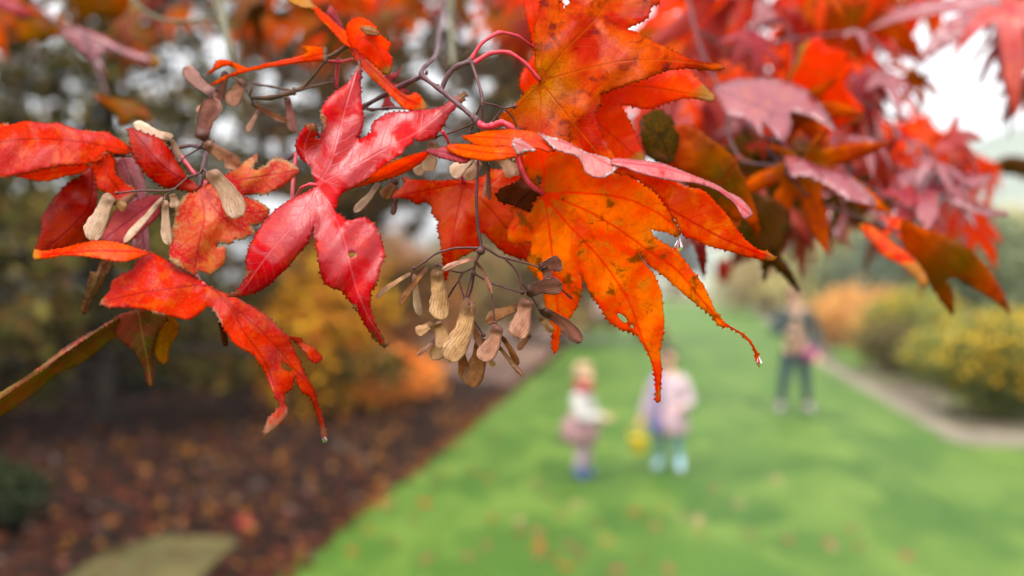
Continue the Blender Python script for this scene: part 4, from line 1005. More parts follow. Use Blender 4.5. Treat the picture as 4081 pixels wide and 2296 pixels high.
# ------------------------------------------------------------------ ground, lawn, path
def ground_mat():
    t = NT('lawn_grass')
    tc = t.n('ShaderNodeTexCoord').outputs['Object']
    mp = t.n('ShaderNodeMapping'); t.set(mp.inputs['Vector'], tc); mp.inputs['Rotation'].default_value = (0, 0, R(-35)); mp.inputs['Scale'].default_value = (1.0, 0.45, 1.0)
    n1 = t.noise(mp.outputs[0], 0.45, 5.0, 0.65, 0.5); n2 = t.noise(mp.outputs[0], 1.6, 5.0, 0.7, 0.5); n3 = t.noise(tc, 60.0, 3.0, 0.7)
    col = t.mix(t.sstep(n1, 0.38, 0.62), S(54, 88, 14), S(70, 102, 24))
    col = t.mix(t.sstep(n2, 0.42, 0.66), col, S(96, 120, 40))
    col = t.mix(t.math('MULTIPLY', t.sstep(n3, 0.45, 0.7), 0.5), col, S(38, 70, 8))
    b = t.n('ShaderNodeBsdfPrincipled')
    t.set(b.inputs['Base Color'], col)
    b.inputs['Roughness'].default_value = 0.62
    b.inputs['Specular IOR Level'].default_value = 0.03
    b.inputs['Sheen Weight'].default_value = 0.03
    b.inputs['Sheen Roughness'].default_value = 0.18
    b.inputs['Coat Weight'].default_value = 0.3      # dew on the blades
    b.inputs['Coat Roughness'].default_value = 0.55
    bn = t.n('ShaderNodeBump'); bn.inputs['Strength'].default_value = 0.8; bn.inputs['Distance'].default_value = 0.02
    t.set(bn.inputs['Height'], n3); t.set(b.inputs['Normal'], bn)
    return t.surf(b.outputs[0])

def sheet(name, pts, z, mat, kind='structure', rag=0.0):
    if rag:      # an uneven, hand-cut edge
        rg = random.Random(len(name)); q = []
        for a_, b_ in zip(pts, pts[1:] + pts[:1]):
            ln = math.hypot(b_[0] - a_[0], b_[1] - a_[1]); m_ = max(1, min(60, int(ln / 0.25))) if a_[1] > 0 and a_[1] < 45 else 1
            for i_ in range(m_):
                t_ = i_ / m_; q.append((a_[0] + (b_[0] - a_[0]) * t_ + rg.uniform(-rag, rag) * (i_ > 0), a_[1] + (b_[1] - a_[1]) * t_ + rg.uniform(-rag, rag) * (i_ > 0)))
        pts = q
    bm = bmesh.new()
    vs = [bm.verts.new((p[0], p[1], z)) for p in pts]
    f = bm.faces.new(vs)
    bmesh.ops.triangulate(bm, faces=[f])
    me = bpy.data.meshes.new(name); bm.to_mesh(me); bm.free()
    o = bpy.data.objects.new(name, me); COL.objects.link(o)
    me.materials.append(mat)
    return tag(o, kind=kind)

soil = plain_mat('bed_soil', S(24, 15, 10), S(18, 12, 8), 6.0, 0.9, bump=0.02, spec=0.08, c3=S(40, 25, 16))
gr = sheet('ground', [(-900, -60), (900, -60), (900, 700), (-900, 700)], 0.0, plain_mat('rough_ground', S(96, 104, 58), S(78, 84, 46), 0.6, 0.9, c3=S(120, 100, 60)))
left_edge = [(-3.0, -6.0)] + [(G(x, y).x, G(x, y).y) for x, y in ((1093, 2296), (1743, 1798), (2218, 1410), (2424, 1252))]
e0, e1 = G(1743, 1798), G(2424, 1252)
left_edge.append((e1.x + (e1.x - e0.x) * 1.2, e1.y + (e1.y - e0.y) * 1.2))
right_px = [(4600, 1795), (4081, 1788), (3850, 1776), (3770, 1756), (3600, 1650), (3440, 1560), (3290, 1474), (3180, 1395), (3089, 1318), (2990, 1228)]
right_edge = [(G(x, y).x, G(x, y).y) for x, y in right_px]
lawn_pts = left_edge + right_edge[::-1] + [(40.0, right_edge[0][1] - 0.2), (40.0, -6.0)]
LAWN = sheet('lawn', lawn_pts, 0.012, ground_mat(), rag=0.045)
far_px = [(4600, 1740), (4081, 1735), (3830, 1715), (3700, 1650), (3500, 1545), (3400, 1490), (3290, 1436), (3190, 1375), (3110, 1308), (3020, 1226)]
path_far = [(G(x, y).x, G(x, y).y) for x, y in far_px]
sheet('path', right_edge + path_far[::-1], 0.008, plain_mat('path_gravel', S(116, 106, 88), S(96, 88, 74), 9.0, 0.9, bump=0.01, c3=S(128, 118, 98)))
bed = [(-40, -6), (-3.0, -6.0)] + left_edge[1:] + [(left_edge[-1][0] - 60, left_edge[-1][1])]
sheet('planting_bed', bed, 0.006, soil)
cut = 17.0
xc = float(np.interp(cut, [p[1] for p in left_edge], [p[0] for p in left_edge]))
sheet('mulch_strip', [(-40, cut + 6), (xc - 2.2, cut + 3), (xc, cut)] + [p for p in left_edge if p[1] > cut] + [(left_edge[-1][0] - 60, left_edge[-1][1])], 0.0085, plain_mat('bed_haze_pale', S(128, 104, 92), S(108, 86, 76), 4.0, 0.9, spec=0.08, c3=S(140, 112, 90)))  # far bed painted paler, distance haze and grazing light put into its colour
sheet('flower_border', path_far + [(path_far[-1][0] + 30, path_far[-1][1] + 10), (60, 90), (60, path_far[0][1])], 0.004, plain_mat('border_soil', S(84, 72, 50), S(64, 56, 40), 5.0, 0.9, bump=0.02, c3=S(92, 96, 50)))
# a strip of grass turning off behind the grown-up
sheet('lawn', [(G(x, y).x, G(x, y).y) for x, y in ((3330, 1445), (3420, 1475), (3520, 1440), (3500, 1400), (3400, 1380), (3310, 1395))], 0.010, LAWN.data.materials[0])

# paving slab in the bed
slab_px = [(640, 2132), (905, 2140), (952, 2158), (870, 2225), (770, 2330), (600, 2520), (120, 2480), (270, 2290), (420, 2200)]
SL = [G(x, y, 0.045) for x, y in slab_px]
cs = sum(SL, Vector()) / len(SL)
sv = [(p.x, p.y, 0.0) for p in SL] + [(p.x, p.y, 0.038) for p in SL] + [tuple(cs + (p - cs) * 0.985)[:2] + (0.046,) for p in SL]
n = len(SL)
sf = [tuple(range(2 * n, 3 * n))[::-1]] + [(i, (i + 1) % n, n + (i + 1) % n, n + i) for i in range(n)] + [(n + i, n + (i + 1) % n, 2 * n + (i + 1) % n, 2 * n + i) for i in range(n)]
slab = mesh_obj('paving_slab', sv, sf, plain_mat('sandstone', S(86, 78, 46), S(70, 64, 38), 2.5, 0.9, bump=0.004, spec=0.1, c3=S(54, 54, 28)), smooth=False)
tag(slab, 'flat sandstone paving slab lying in the leaf-covered bed', 'paving slab')

# ------------------------------------------------------------------ leafy masses
def vcol_mat(name, rough=0.6, trans=0.3, spec=0.12):
    t = NT(name)
    c = t.attr('col').outputs['Color']
    b = t.n('ShaderNodeBsdfPrincipled')
    t.set(b.inputs['Base Color'], c)
    b.inputs['Roughness'].default_value = rough
    b.inputs['Specular IOR Level'].default_value = spec
    tr = t.n('ShaderNodeBsdfTranslucent'); t.set(tr.inputs['Color'], c)
    mx = t.n('ShaderNodeMixShader'); mx.inputs[0].default_value = trans
    t.set(mx.inputs[1], b.outputs[0]); t.set(mx.inputs[2], tr.outputs[0])
    return t.surf(mx.outputs[0])
LEAFY = vcol_mat('foliage_leaf')
LITTER = vcol_mat('fallen_leaf_litter', 0.6, 0.1)

def blades(name, pos, size, cols, parent, mat, seed, flat=0.0, aspect=0.5, label=None):
    """many small bent leaves (4 triangles each) at given positions, each with its own colour"""
    g = np.random.default_rng(seed)
    n = len(pos)
    pos = np.asarray(pos)
    d1 = g.normal(size=(n, 3)); d1[:, 2] *= (1 - flat)
    d1 /= np.linalg.norm(d1, axis=1)[:, None] + 1e-9
    up = g.normal(size=(n, 3)); up[:, 2] += 3.0 * flat
    d2 = np.cross(d1, up); d2 /= np.linalg.norm(d2, axis=1)[:, None] + 1e-9
    d3 = np.cross(d1, d2)
    s = (size * g.uniform(0.6, 1.3, n))[:, None] if np.isscalar(size) else (size * g.uniform(0.7, 1.3, n))[:, None]
    bend = g.uniform(0.05, 0.25, n)[:, None]
    a = pos - d1 * s * 0.5
    b_ = pos + d2 * s * aspect * 0.5 + d3 * s * bend
    c = pos + d1 * s * 0.5
    e = pos - d2 * s * aspect * 0.5 + d3 * s * bend
    V = np.stack([a, b_, c, e], 1).reshape(-1, 3)
    idx = np.arange(n)[:, None] * 4
    F = np.concatenate([idx + np.array([[0, 1, 2]]), idx + np.array([[0, 2, 3]])])
    me = bpy.data.meshes.new(name)
    me.vertices.add(len(V)); me.vertices.foreach_set('co', V.astype(np.float32).ravel())
    me.loops.add(len(F) * 3); me.loops.foreach_set('vertex_index', F.astype(np.int32).ravel())
    me.polygons.add(len(F)); me.polygons.foreach_set('loop_start', np.arange(0, len(F) * 3, 3, dtype=np.int32))
    me.update(calc_edges=True)
    cols = np.asarray(cols, float)
    ci = cols[g.integers(0, len(cols), n)] if cols.ndim == 2 and len(cols) != n else cols
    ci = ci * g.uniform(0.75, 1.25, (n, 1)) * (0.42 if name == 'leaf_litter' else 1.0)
    cc = np.column_stack([np.clip(ci[:, :3], 0, 1), np.ones(n)])
    fattr(me, 'col', np.repeat(cc, 4, 0), 'FLOAT_COLOR')
    o = bpy.data.objects.new(name, me); COL.objects.link(o)
    me.materials.append(mat)
    if parent is not None: adopt(o, parent)
    o['kind'] = 'stuff'
    return o

def clump(rng, c, r, n, hollow=0.35):
    """points through an uneven ellipsoid, denser towards its outside"""
    v = rng.normal(size=(n, 3)); v /= np.linalg.norm(v, axis=1)[:, None]
    k = 1 + 0.25 * np.sin(v[:, 0] * 5 + c[0]) * np.sin(v[:, 1] * 4 + c[1]) + 0.2 * np.sin(v[:, 2] * 7 + c[2])
    rad = (hollow + (1 - hollow) * rng.random(n) ** 0.5) * k * (1 + 0.35 * (rng.random(n) ** 4))
    return np.array(c) + v * rad[:, None] * np.array(r)

WOOD = plain_mat('bark_dark', S(70, 58, 48), S(48, 40, 34), 8, 0.9, bump=0.01)
STEM = plain_mat('shrub_stem', S(92, 74, 54), S(70, 56, 42), 30, 0.9)

def shrub(name, loc, h, r, cols, n, size, seed, label, cat='shrub', group=None, flowers=None, clumps=9):
    rng = np.random.default_rng(seed)
    root = empty(name, loc)
    tag(root, label, cat, group)
    pts = []
    cl = []
    for k in range(clumps):
        a = rng.uniform(0, 2 * math.pi); q = rng.uniform(0.0, 0.65)
        cz = rng.uniform(0.3, 0.72) * h
        c = (loc[0] + math.cos(a) * q * r, loc[1] + math.sin(a) * q * r, cz)
        rr_ = (r * rng.uniform(0.38, 0.55), r * rng.uniform(0.38, 0.55), min(h * 0.32, cz) * rng.uniform(0.85, 1.1))
        cl.append((c, rr_))
        pts.append(clump(rng, c, rr_, n // clumps))
    pts = np.concatenate(pts); pts = pts[pts[:, 2] > 0.03]
    blades('foliage', pts, size, cols, root, LEAFY, seed)
    tubes = []
    for c, rr_ in cl[:6]:
        tubes.append(tube_data([(loc[0], loc[1], 0), ((loc[0] + c[0]) / 2 + 0.03, (loc[1] + c[1]) / 2, c[2] * 0.5), (c[0], c[1], c[2] + rr_[2] * 0.5)], [0.02 * h + 0.006, 0.014 * h + 0.004, 0.006], 6, 3))
    v, f = join_data(tubes)
    mesh_obj('stem', v, f, STEM, root)
    if flowers is not None:
        fc, fn, fs = flowers
        fp = []
        for c, rr_ in cl:
            q = rng.normal(size=(fn // clumps, 3)); q /= np.linalg.norm(q, axis=1)[:, None]; q[:, 2] = np.abs(q[:, 2])
            fp.append(np.array(c) + q * np.array(rr_) * rng.uniform(0.9, 1.15, (len(q), 1)))
        blades('flower', np.concatenate(fp), fs, fc, root, LEAFY, seed + 5, flat=0.6, aspect=1.0)
    return root

def L(*c): return [x[:3] for x in c]
# tall dark evergreens beyond the bed on the left
def evergreen(loc, h, r, seed, label, n, limbs=60, cols=None, low=0.6, size=0.17, screen=None):
    rng = np.random.default_rng(seed)
    root = empty('evergreen_tree', loc)
    tag(root, label, 'tree', 'dark evergreens behind the planting bed')
    v, f = tube_data([(loc[0], loc[1], -0.05), (loc[0] + 0.1, loc[1], h * 0.4), (loc[0], loc[1] + 0.1, h)], [0.16, 0.12, 0.03], 10)
    mesh_obj('trunk', v, f, WOOD, root)
    tubes, pts = [], []
    for k in range(limbs):
        z = low + (h - low) * (k + rng.uniform(0, 0.8)) / limbs
        a = rng.uniform(0, 2 * math.pi)
        ln = r * (1 - 0.55 * (z / h)) * rng.uniform(0.75, 1.1)
        tip = np.array([loc[0] + math.cos(a) * ln, loc[1] + math.sin(a) * ln, z - 0.10 * ln + rng.uniform(-0.2, 0.3)])
        tubes.append(tube_data([(loc[0], loc[1], z), ((loc[0] + tip[0]) / 2, (loc[1] + tip[1]) / 2, z + 0.05 * ln), tuple(tip)], [0.07, 0.04, 0.012], 6, 3))
        for q in np.linspace(0.2, 1.0, 9):
            c = np.array([loc[0], loc[1], z]) * (1 - q) + tip * q
            c = c + rng.normal(size=3) * np.array([0.30, 0.30, 0.10]) * r * 0.3
            pts.append(clump(rng, c, (0.085 * r, 0.085 * r, 0.22), n // (limbs * 9), 0.05))
    if screen is not None:      # an airy outer layer of sprays with chinks of sky between them
        x0, x1, z0, z1 = screen
        m = int(1150 * (x1 - x0) * (z1 - z0))
        q = np.column_stack([rng.uniform(x0, x1, m), loc[1] - 0.5 + rng.normal(size=m) * 0.22, rng.uniform(z0, z1, m)])
        q[:, 2] += 0.18 * np.sin(q[:, 0] * 2.1 + seed)
        edge = np.minimum(q[:, 0] - x0, x1 - q[:, 0]); q = q[rng.random(len(q)) < np.clip(0.25 + edge / 0.5, 0, 1)]
        nv = int(5.2 * (x1 - x0) * (z1 - z0))
        vc = np.column_stack([rng.uniform(x0, x1, nv), rng.uniform(z0 + 0.4, z1, nv)])
        vr = rng.uniform(0.06, 0.15, nv) * np.clip((vc[:, 1] - z0) / 1.2, 0.5, 1.25)
        keep = np.ones(len(q), bool)
        for (vx, vz), r_ in zip(vc, vr): keep &= ((q[:, 0] - vx) ** 2 + (q[:, 2] - vz) ** 2) > r_ * r_
        pts = [p for p in pts if p[:, 2].mean() < z0 + 0.5] + [q[keep]]
        tubes = [tb for tb in tubes if tb[0][0][2] < z0 + 0.4]
        for k in range(11):
            z = z0 + (z1 - z0) * (k + 0.5) / 11
            for sx in (x0, x1):
                tubes.append(tube_data([(loc[0], loc[1], z - 0.2), ((loc[0] + sx) / 2, loc[1] - 0.45, z + 0.05), (sx, loc[1] - 0.5, z - 0.1 + 0.2 * rng.random())], [0.06, 0.035, 0.01], 6, 3))
    v, f = join_data(tubes)
    mesh_obj('limb', v, f, WOOD, root)
    pts = np.concatenate(pts); pts = pts[pts[:, 2] > 0.1]
    blades('crown', pts, size, cols or L(S(56, 60, 18), S(78, 78, 26), S(104, 94, 32), S(42, 44, 14), S(124, 104, 46), S(120, 76, 36)), root, LEAFY, seed, 0.35)
    return root

evergreen((-4.9, 12.2, 0), 8.5, 3.2, 21, 'tall dark evergreen nearest the left edge', 42000, screen=(-8.2, -3.0, 2.1, 6.8), size=0.15)
evergreen((-11.2, 15.0, 0), 10.0, 3.9, 22, 'broad dark evergreen cut off by the left edge', 42000)
evergreen((-3.3, 18.0, 0), 10.5, 2.6, 23, 'dark evergreen behind the ochre shrub', 42000, screen=(-4.8, 0.9, 3.0, 8.6), size=0.16, cols=L(S(60, 60, 18), S(80, 74, 24), S(108, 84, 30), S(46, 44, 14), S(130, 84, 36), S(116, 72, 34)))
evergreen((1.4, 29.0, 0), 7.5, 3.6, 25, 'brownish tree behind the russet shrub', 26000, cols=L(S(140, 126, 80), S(160, 134, 84), S(120, 110, 66), S(170, 128, 80)), size=0.22)
# understorey of the bed
dk = L(S(26, 30, 9), S(36, 40, 13), S(60, 60, 22), S(20, 23, 8), S(90, 84, 34))
for i, (px, py, h, r, lab) in enumerate([(60, 1560, 1.5, 1.3, 'low dark shrub under the left evergreen'), (430, 1520, 1.7, 1.3, 'dark leafy shrub beside the evergreen trunk'), (820, 1500, 1.5, 1.2, 'olive shrub left of the ochre one'), (1050, 1450, 1.9, 1.3, 'taller olive shrub behind the ochre one')]):
    g_ = G(px, py + 40)
    shrub('evergreen_shrub', (g_.x, g_.y, 0), h, r, dk, 5200, 0.13, 40 + i, lab, group='shrubs at the back of the bed')
g_ = G(1330, 1655)
shrub('ochre_shrub', (g_.x, g_.y, 0), 2.15, 0.9, L(S(212, 156, 24), S(200, 130, 22), S(216, 166, 36), S(176, 96, 24), S(120, 90, 26)), 5200, 0.15, 51, 'ochre yellow autumn shrub at the back of the bed')
g_ = G(1560, 1610)
shrub('orange_shrub', (g_.x, g_.y, 0), 0.75, 0.85, L(S(236, 146, 56), S(246, 168, 76), S(220, 124, 50)), 3600, 0.11, 52, 'low orange shrub beside the lawn edge')
g_ = G(1590, 1430)
shrub('russet_shrub', (g_.x, g_.y, 0), 3.0, 1.6, L(S(196, 120, 66), S(178, 104, 60), S(150, 110, 58), S(120, 104, 60)), 5200, 0.16, 53, 'tall russet shrub behind the seed cluster')
g_ = G(1850, 1330)
shrub('green_shrub', (g_.x, g_.y, 0), 3.2, 2.4, L(S(120, 118, 70), S(142, 132, 84), S(104, 100, 62), S(150, 120, 80)), 5200, 0.22, 54, 'grey green shrub where the lawn edge runs back')
g_ = G(2090, 1250)
shrub('russet_shrub', (g_.x, g_.y, 0), 4.5, 4.0, L(S(140, 92, 84), S(160, 118, 96), S(128, 116, 86)), 5200, 0.3, 55, 'dusky red shrub far along the left side of the lawn')
g_ = G(120, 2110)
shrub('ground_plant', (g_.x - 0.25, g_.y, 0), 0.5, 0.45, L(S(44, 54, 26), S(30, 40, 20), S(58, 64, 36)), 2200, 0.07, 56, 'low dark green plant at the bottom left of the bed', 'plant')

# ------------------------------------------------------------------ leaf litter on the bed
rng = np.random.default_rng(3)
lp_, lc_ = [], []
while len(lp_) < 26000:
    y = 4.5 + 22 * rng.random() ** 1.6
    xe = np.interp(y, [p[1] for p in left_edge], [p[0] for p in left_edge])
    x = xe - rng.random() ** 0.9 * (4.5 + 0.5 * y)
    if rng.random() < 0.10: x = xe + rng.normal() * 0.06
    lp_.append((x, y, 0.02 + 0.03 * rng.random()))
    k = rng.random()
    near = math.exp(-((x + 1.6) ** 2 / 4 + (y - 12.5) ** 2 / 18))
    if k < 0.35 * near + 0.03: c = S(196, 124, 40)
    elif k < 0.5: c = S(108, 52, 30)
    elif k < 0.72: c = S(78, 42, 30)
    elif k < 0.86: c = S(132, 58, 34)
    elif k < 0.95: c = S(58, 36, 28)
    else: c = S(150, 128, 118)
    lc_.append(c[:3])
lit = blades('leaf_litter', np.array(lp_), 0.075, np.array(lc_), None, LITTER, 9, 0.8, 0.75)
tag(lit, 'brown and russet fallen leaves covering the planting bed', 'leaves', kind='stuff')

# ------------------------------------------------------------------ single fallen leaves on the lawn
FM = [leaf_mat('fallen_' + nm, a, b, c, S(120, 70, 50), dry_amt=0.3, spots=0.2, trans=0.15, rough=0.5, wet=0.2, val=0.66) for nm, a, b, c in
      (('pink_brown', S(190, 128, 104), S(176, 108, 84), S(150, 92, 70)), ('orange', S(206, 118, 60), S(196, 96, 50), S(180, 120, 70)), ('brown', S(142, 92, 62), S(122, 78, 54), S(160, 110, 80)), ('pale', S(206, 176, 144), S(190, 150, 116), S(176, 140, 110)))]
FPX_ = [(1815,1690),(1700,2010),(1640,2075),(1530,2020),(1560,2160),(1690,2230),(1880,1880),(1940,1905),(1860,1790),(1990,1740),(2150,1930),(2190,1990),(2245,2050),(2290,2005),(2080,2080),(2060,2120),(2130,2120),(2165,2180),(2140,2215),(2210,2225),(2270,2170),(2300,2190),(2330,2220),(2420,2160),(2440,2280),(2240,2265),(1960,2060),(1930,2180),(1870,2215),(2380,2090),(2520,2040),(2570,2060),(2640,2030),(2720,2060),(2770,2080),(2600,2100),
        (3130,2150),(3290,2160),(3310,2185),(3430,2175),(3625,2215),(3390,2110),(2950,2010),(3100,1910),(2840,1950),(2990,2130),(2800,2130),(2480,2270),(2560,2240),(2680,2270),(1470,2110),(1410,2200),(1980,1620),(2060,1680),(1930,1650),(1780,1880),(1740,1930),(2210,1560)]
rr = random.Random(77)
def where(px, py):
    if px < 1950: return 'beside the leafy bed'
    if py < 1990 and px < 3000: return 'around the children'
    return 'on near grass left of centre' if px < 2350 else ('on near grass before the children' if px < 2850 else 'on open grass at the right')
FL, kinds = [], {}
for px, py in FPX_:
    k = rr.choice((0, 0, 1, 1, 2, 3)) if px < 2700 else rr.choice((0, 3, 3, 2))
    px += 0.01 * len(FL); FL.append((px, py, k)); kinds.setdefault((k, where(px, py)), []).append(px)
ORD = ['leftmost', 'second from the left', 'third from the left', 'fourth from the left', 'fifth from the left', 'sixth from the left', 'seventh from the left']
for px, py, k in FL:
    g_ = G(px, py, 0.02)
    a = rr.uniform(0, 6.28)
    o = leaf_copy(rr.choice(PAL), FM[k], (g_.x, g_.y, 0.03), (math.cos(a), math.sin(a), rr.uniform(-.1, .2)), (rr.uniform(-.4, .4), rr.uniform(-.9, -.1), 1), rr.uniform(0.7, 1.2), None, 'fallen_leaf')
    mates = sorted(kinds[(k, where(px, py))])
    q = mates.index(px)
    which = '' if len(mates) == 1 else ('rightmost ' if q == len(mates) - 1 else ORD[q] + ' ')
    kn = ('pinkish brown', 'orange', 'brown', 'pale tan')[k]
    lab = '%s fallen leaf %s' % (kn, where(px, py)) if not which else '%s fallen leaf %s, %s such one' % (kn, where(px, py), which.strip())
    tag(o, lab, 'leaf', 'fallen leaves on the lawn')
g_ = G(975, 2100, 0.03)
o = leaf_copy(PAL[0], M['wine'], (g_.x, g_.y, 0.03), (0.1, 0.1, 1), (0.2, -1, 0.2), 1.3, None, 'fallen_leaf')
tag(o, 'upright curled pinkish leaf standing in the litter beside the slab', 'leaf')

# ------------------------------------------------------------------ flower border on the right
yel = (L(S(226, 176, 20), S(212, 158, 16), S(234, 190, 40)), 1000, 0.085)
def bsh(name, px, py, h, r, cols, n, size, seed, label, flowers=None, cat='shrub'):
    g_ = G(px, py)
    return shrub(name, (g_.x, g_.y, 0), h, r, cols, n, size, seed, label, cat, 'plants of the border beyond the path', flowers)
grn = L(S(76, 90, 36), S(96, 104, 44), S(60, 72, 30), S(120, 116, 52))
mix = L(S(124, 140, 72), S(142, 152, 84), S(106, 122, 62), S(160, 158, 84))
bsh('flowering_shrub', 4010, 1670, 1.1, 0.8, grn, 5200, 0.10, 61, 'rounded dark green shrub with yellow flowers nearest the path', (yel[0], 600, 0.08))
bsh('flowering_shrub', 4300, 1620, 1.5, 1.2, mix, 5200, 0.11, 62, 'yellow flowering mound behind the rounded one', yel)
bsh('flowering_shrub', 4030, 1520, 1.35, 1.4, mix, 5200, 0.12, 63, 'bright yellow flowering mound at the right edge', yel)
bsh('flowering_shrub', 3760, 1530, 0.9, 1.0, mix, 5200, 0.11, 64, 'pale green mound with scattered yellow flowers', (yel[0], 700, 0.08))
bsh('brown_shrub', 3560, 1490, 1.15, 0.75, L(S(110, 98, 60), S(92, 80, 52), S(132, 118, 70)), 4200, 0.10, 65, 'brownish seed-headed clump beside the path bend')
bsh('flowering_shrub', 3660, 1425, 1.5, 1.6, mix, 5200, 0.14, 66, 'yellow green flowering clump behind the brownish one', yel)
bsh('orange_border_shrub', 3400, 1372, 1.6, 2.0, L(S(226, 168, 92), S(214, 152, 84), S(200, 160, 100)), 5200, 0.18, 67, 'soft orange shrub just right of the standing grown-up')
bsh('grey_shrub', 3640, 1345, 3.8, 3.4, L(S(108, 120, 100), S(92, 104, 86), S(124, 134, 108)), 5600, 0.26, 68, 'large grey green shrub at the back of the border')
bsh('grey_shrub', 3980, 1360, 3.6, 3.6, L(S(120, 130, 96), S(140, 146, 104), S(104, 116, 84)), 5600, 0.26, 69, 'grey green shrub at the back against the right edge')
bsh('pale_shrub', 3330, 1290, 3.6, 3.0, L(S(206, 190, 110), S(190, 178, 112), S(170, 168, 110)), 5200, 0.26, 70, 'pale yellow shrub behind the standing grown-up')
bsh('pale_shrub', 3060, 1255, 3.4, 3.4, L(S(168, 146, 100), S(150, 136, 92), S(180, 160, 112)), 5200, 0.28, 71, 'beige shrub along the far right of the lawn')

# ------------------------------------------------------------------ far trees and hill
def far_tree(x, y, h, r, cols, seed, label):
    rng = np.random.default_rng(seed)
    root = empty('far_tree', (x, y, 0))
    tag(root, label, 'tree', 'trees beyond the end of the lawn')
    v, f = tube_data([(x, y, -0.1), (x + 0.2, y, h * 0.35), (x, y + 0.1, h * 0.85)], [0.45, 0.3, 0.06], 8)
    mesh_obj('trunk', v, f, WOOD, root)
    pts = []
    for k in range(14):
        a = rng.uniform(0, 6.28); q = rng.uniform(0, 0.7)
        pts.append(clump(rng, (x + math.cos(a) * q * r, y + math.sin(a) * q * r, h * rng.uniform(0.3, 0.85)), (r * 0.42, r * 0.42, h * 0.15), 420))
    blades('crown', np.concatenate(pts), 0.75, cols, root, LEAFY, seed)
FT = [(-30, 95, 8, 5, 0, 'leftmost far tree, seen in chinks between the evergreens'), (-14, 105, 8, 5, 1, 'far brown tree behind the evergreens'), (0, 110, 9, 5, 2, 'far olive tree left of the lawn end'), (10, 118, 11, 6, 1, 'far brownish tree at the left of the lawn end'), (19, 122, 9, 6, 3, 'far grey tree in the middle of the lawn end'), (29, 120, 10, 6, 2, 'far olive tree at the right of the lawn end'), (40, 112, 11, 7, 4, 'far cream coloured tree behind the pale shrub'), (47, 96, 9, 6, 4, 'far cream tree near the right edge'), (36, 84, 8, 5, 2, 'far olive tree behind the grey shrubs')]
FC = [L(S(96, 104, 70), S(120, 120, 84)), L(S(150, 118, 88), S(132, 110, 84)), L(S(136, 138, 96), S(152, 148, 104)), L(S(140, 140, 138), S(120, 122, 120)), L(S(214, 202, 150), S(200, 190, 140), S(184, 180, 130))]
for i, (x, y, h, r, c, lab) in enumerate(FT): far_tree(x, y, h, r, FC[c], 80 + i, lab)
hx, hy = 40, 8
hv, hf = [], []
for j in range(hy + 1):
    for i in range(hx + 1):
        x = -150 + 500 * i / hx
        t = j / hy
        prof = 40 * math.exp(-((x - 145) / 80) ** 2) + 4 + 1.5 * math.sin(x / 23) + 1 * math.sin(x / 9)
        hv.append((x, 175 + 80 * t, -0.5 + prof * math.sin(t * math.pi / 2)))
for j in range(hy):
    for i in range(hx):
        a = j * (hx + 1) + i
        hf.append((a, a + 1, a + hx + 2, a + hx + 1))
HILL = tag(mesh_obj('hill', hv, hf, plain_mat('hill_woods_hazed', S(126, 134, 120), S(144, 146, 130), 0.05, 0.95, c3=S(112, 120, 112))), kind='structure')  # hillside colour paled by the distance haze mixed into it

# ------------------------------------------------------------------ damp autumn air
ht = NT('damp_air')
hz_ = ht.n('ShaderNodeVolumePrincipled')
hz_.inputs['Color'].default_value = (0.93, 0.96, 1.0, 1)
hz_.inputs['Density'].default_value = 0.0007
hz_.inputs['Anisotropy'].default_value = 0.2
ht.set(ht.out.inputs['Volume'], hz_.outputs[0])
x0, x1, y0, y1, z0, z1 = -920, 920, -70, 720, -1.5, 50
bxv = [(x, y, z) for z in (z0, z1) for y in (y0, y1) for x in (x0, x1)]
hz = mesh_obj('haze', bxv, [(0, 2, 3, 1), (4, 5, 7, 6), (0, 1, 5, 4), (2, 6, 7, 3), (0, 4, 6, 2), (1, 3, 7, 5)], ht.m, smooth=False)
tag(hz, kind='stuff')

# ------------------------------------------------------------------ people on the lawn
def cloth(name, c, c2=None, rough=0.85): return plain_mat(name, c, c2 or c, 25.0, rough, bump=0.004)
SKIN = plain_mat('skin', S(226, 178, 152), S(218, 164, 138), 30.0, 0.55)

def skin_obj(name, J, E, mat, parent, sub=2, rootv=0):
    names = list(J)
    me = bpy.data.meshes.new(name)
    me.from_pydata([J[k][0] for k in names], [(names.index(a), names.index(b)) for a, b in E], [])
    o = bpy.data.objects.new(name, me); COL.objects.link(o)
    md = o.modifiers.new('skin', 'SKIN'); md.use_smooth_shade = True; md.branch_smoothing = 0.4
    for i, k in enumerate(names):
        r = J[k][1]
        me.skin_vertices[0].data[i].radius = (r, r) if np.isscalar(r) else r
        me.skin_vertices[0].data[i].use_root = (i == rootv)
    s = o.modifiers.new('smooth', 'SUBSURF'); s.levels = sub; s.render_levels = sub
    me.materials.append(mat)
    o.parent = parent
    return o

def lathe(name, rings, mat, parent, seg=20, wob=0.0, seed=0):
    """rings: (cx, cy, z, rx, ry)"""
    rr_ = random.Random(seed)
    ph = [rr_.uniform(0, 6.28) for _ in range(3)]
    vs, fs = [], []
    for i, (cx, cy, z, rx, ry) in enumerate(rings):
        for k in range(seg):
            a = 2 * math.pi * k / seg
            w = 1 + wob * i / len(rings) * (math.sin(5 * a + ph[0]) + 0.5 * math.sin(8 * a + ph[1]))
            vs.append((cx + rx * w * math.cos(a), cy + ry * w * math.sin(a), z))
    for i in range(len(rings) - 1):
        for k in range(seg):
            a, b = i * seg + k, i * seg + (k + 1) % seg
            fs.append((a, b, b + seg, a + seg))
    fs.append(tuple(range(seg))[::-1]); fs.append(tuple(range((len(rings) - 1) * seg, len(rings) * seg)))
    return mesh_obj(name, vs, fs, mat, parent, local=True)

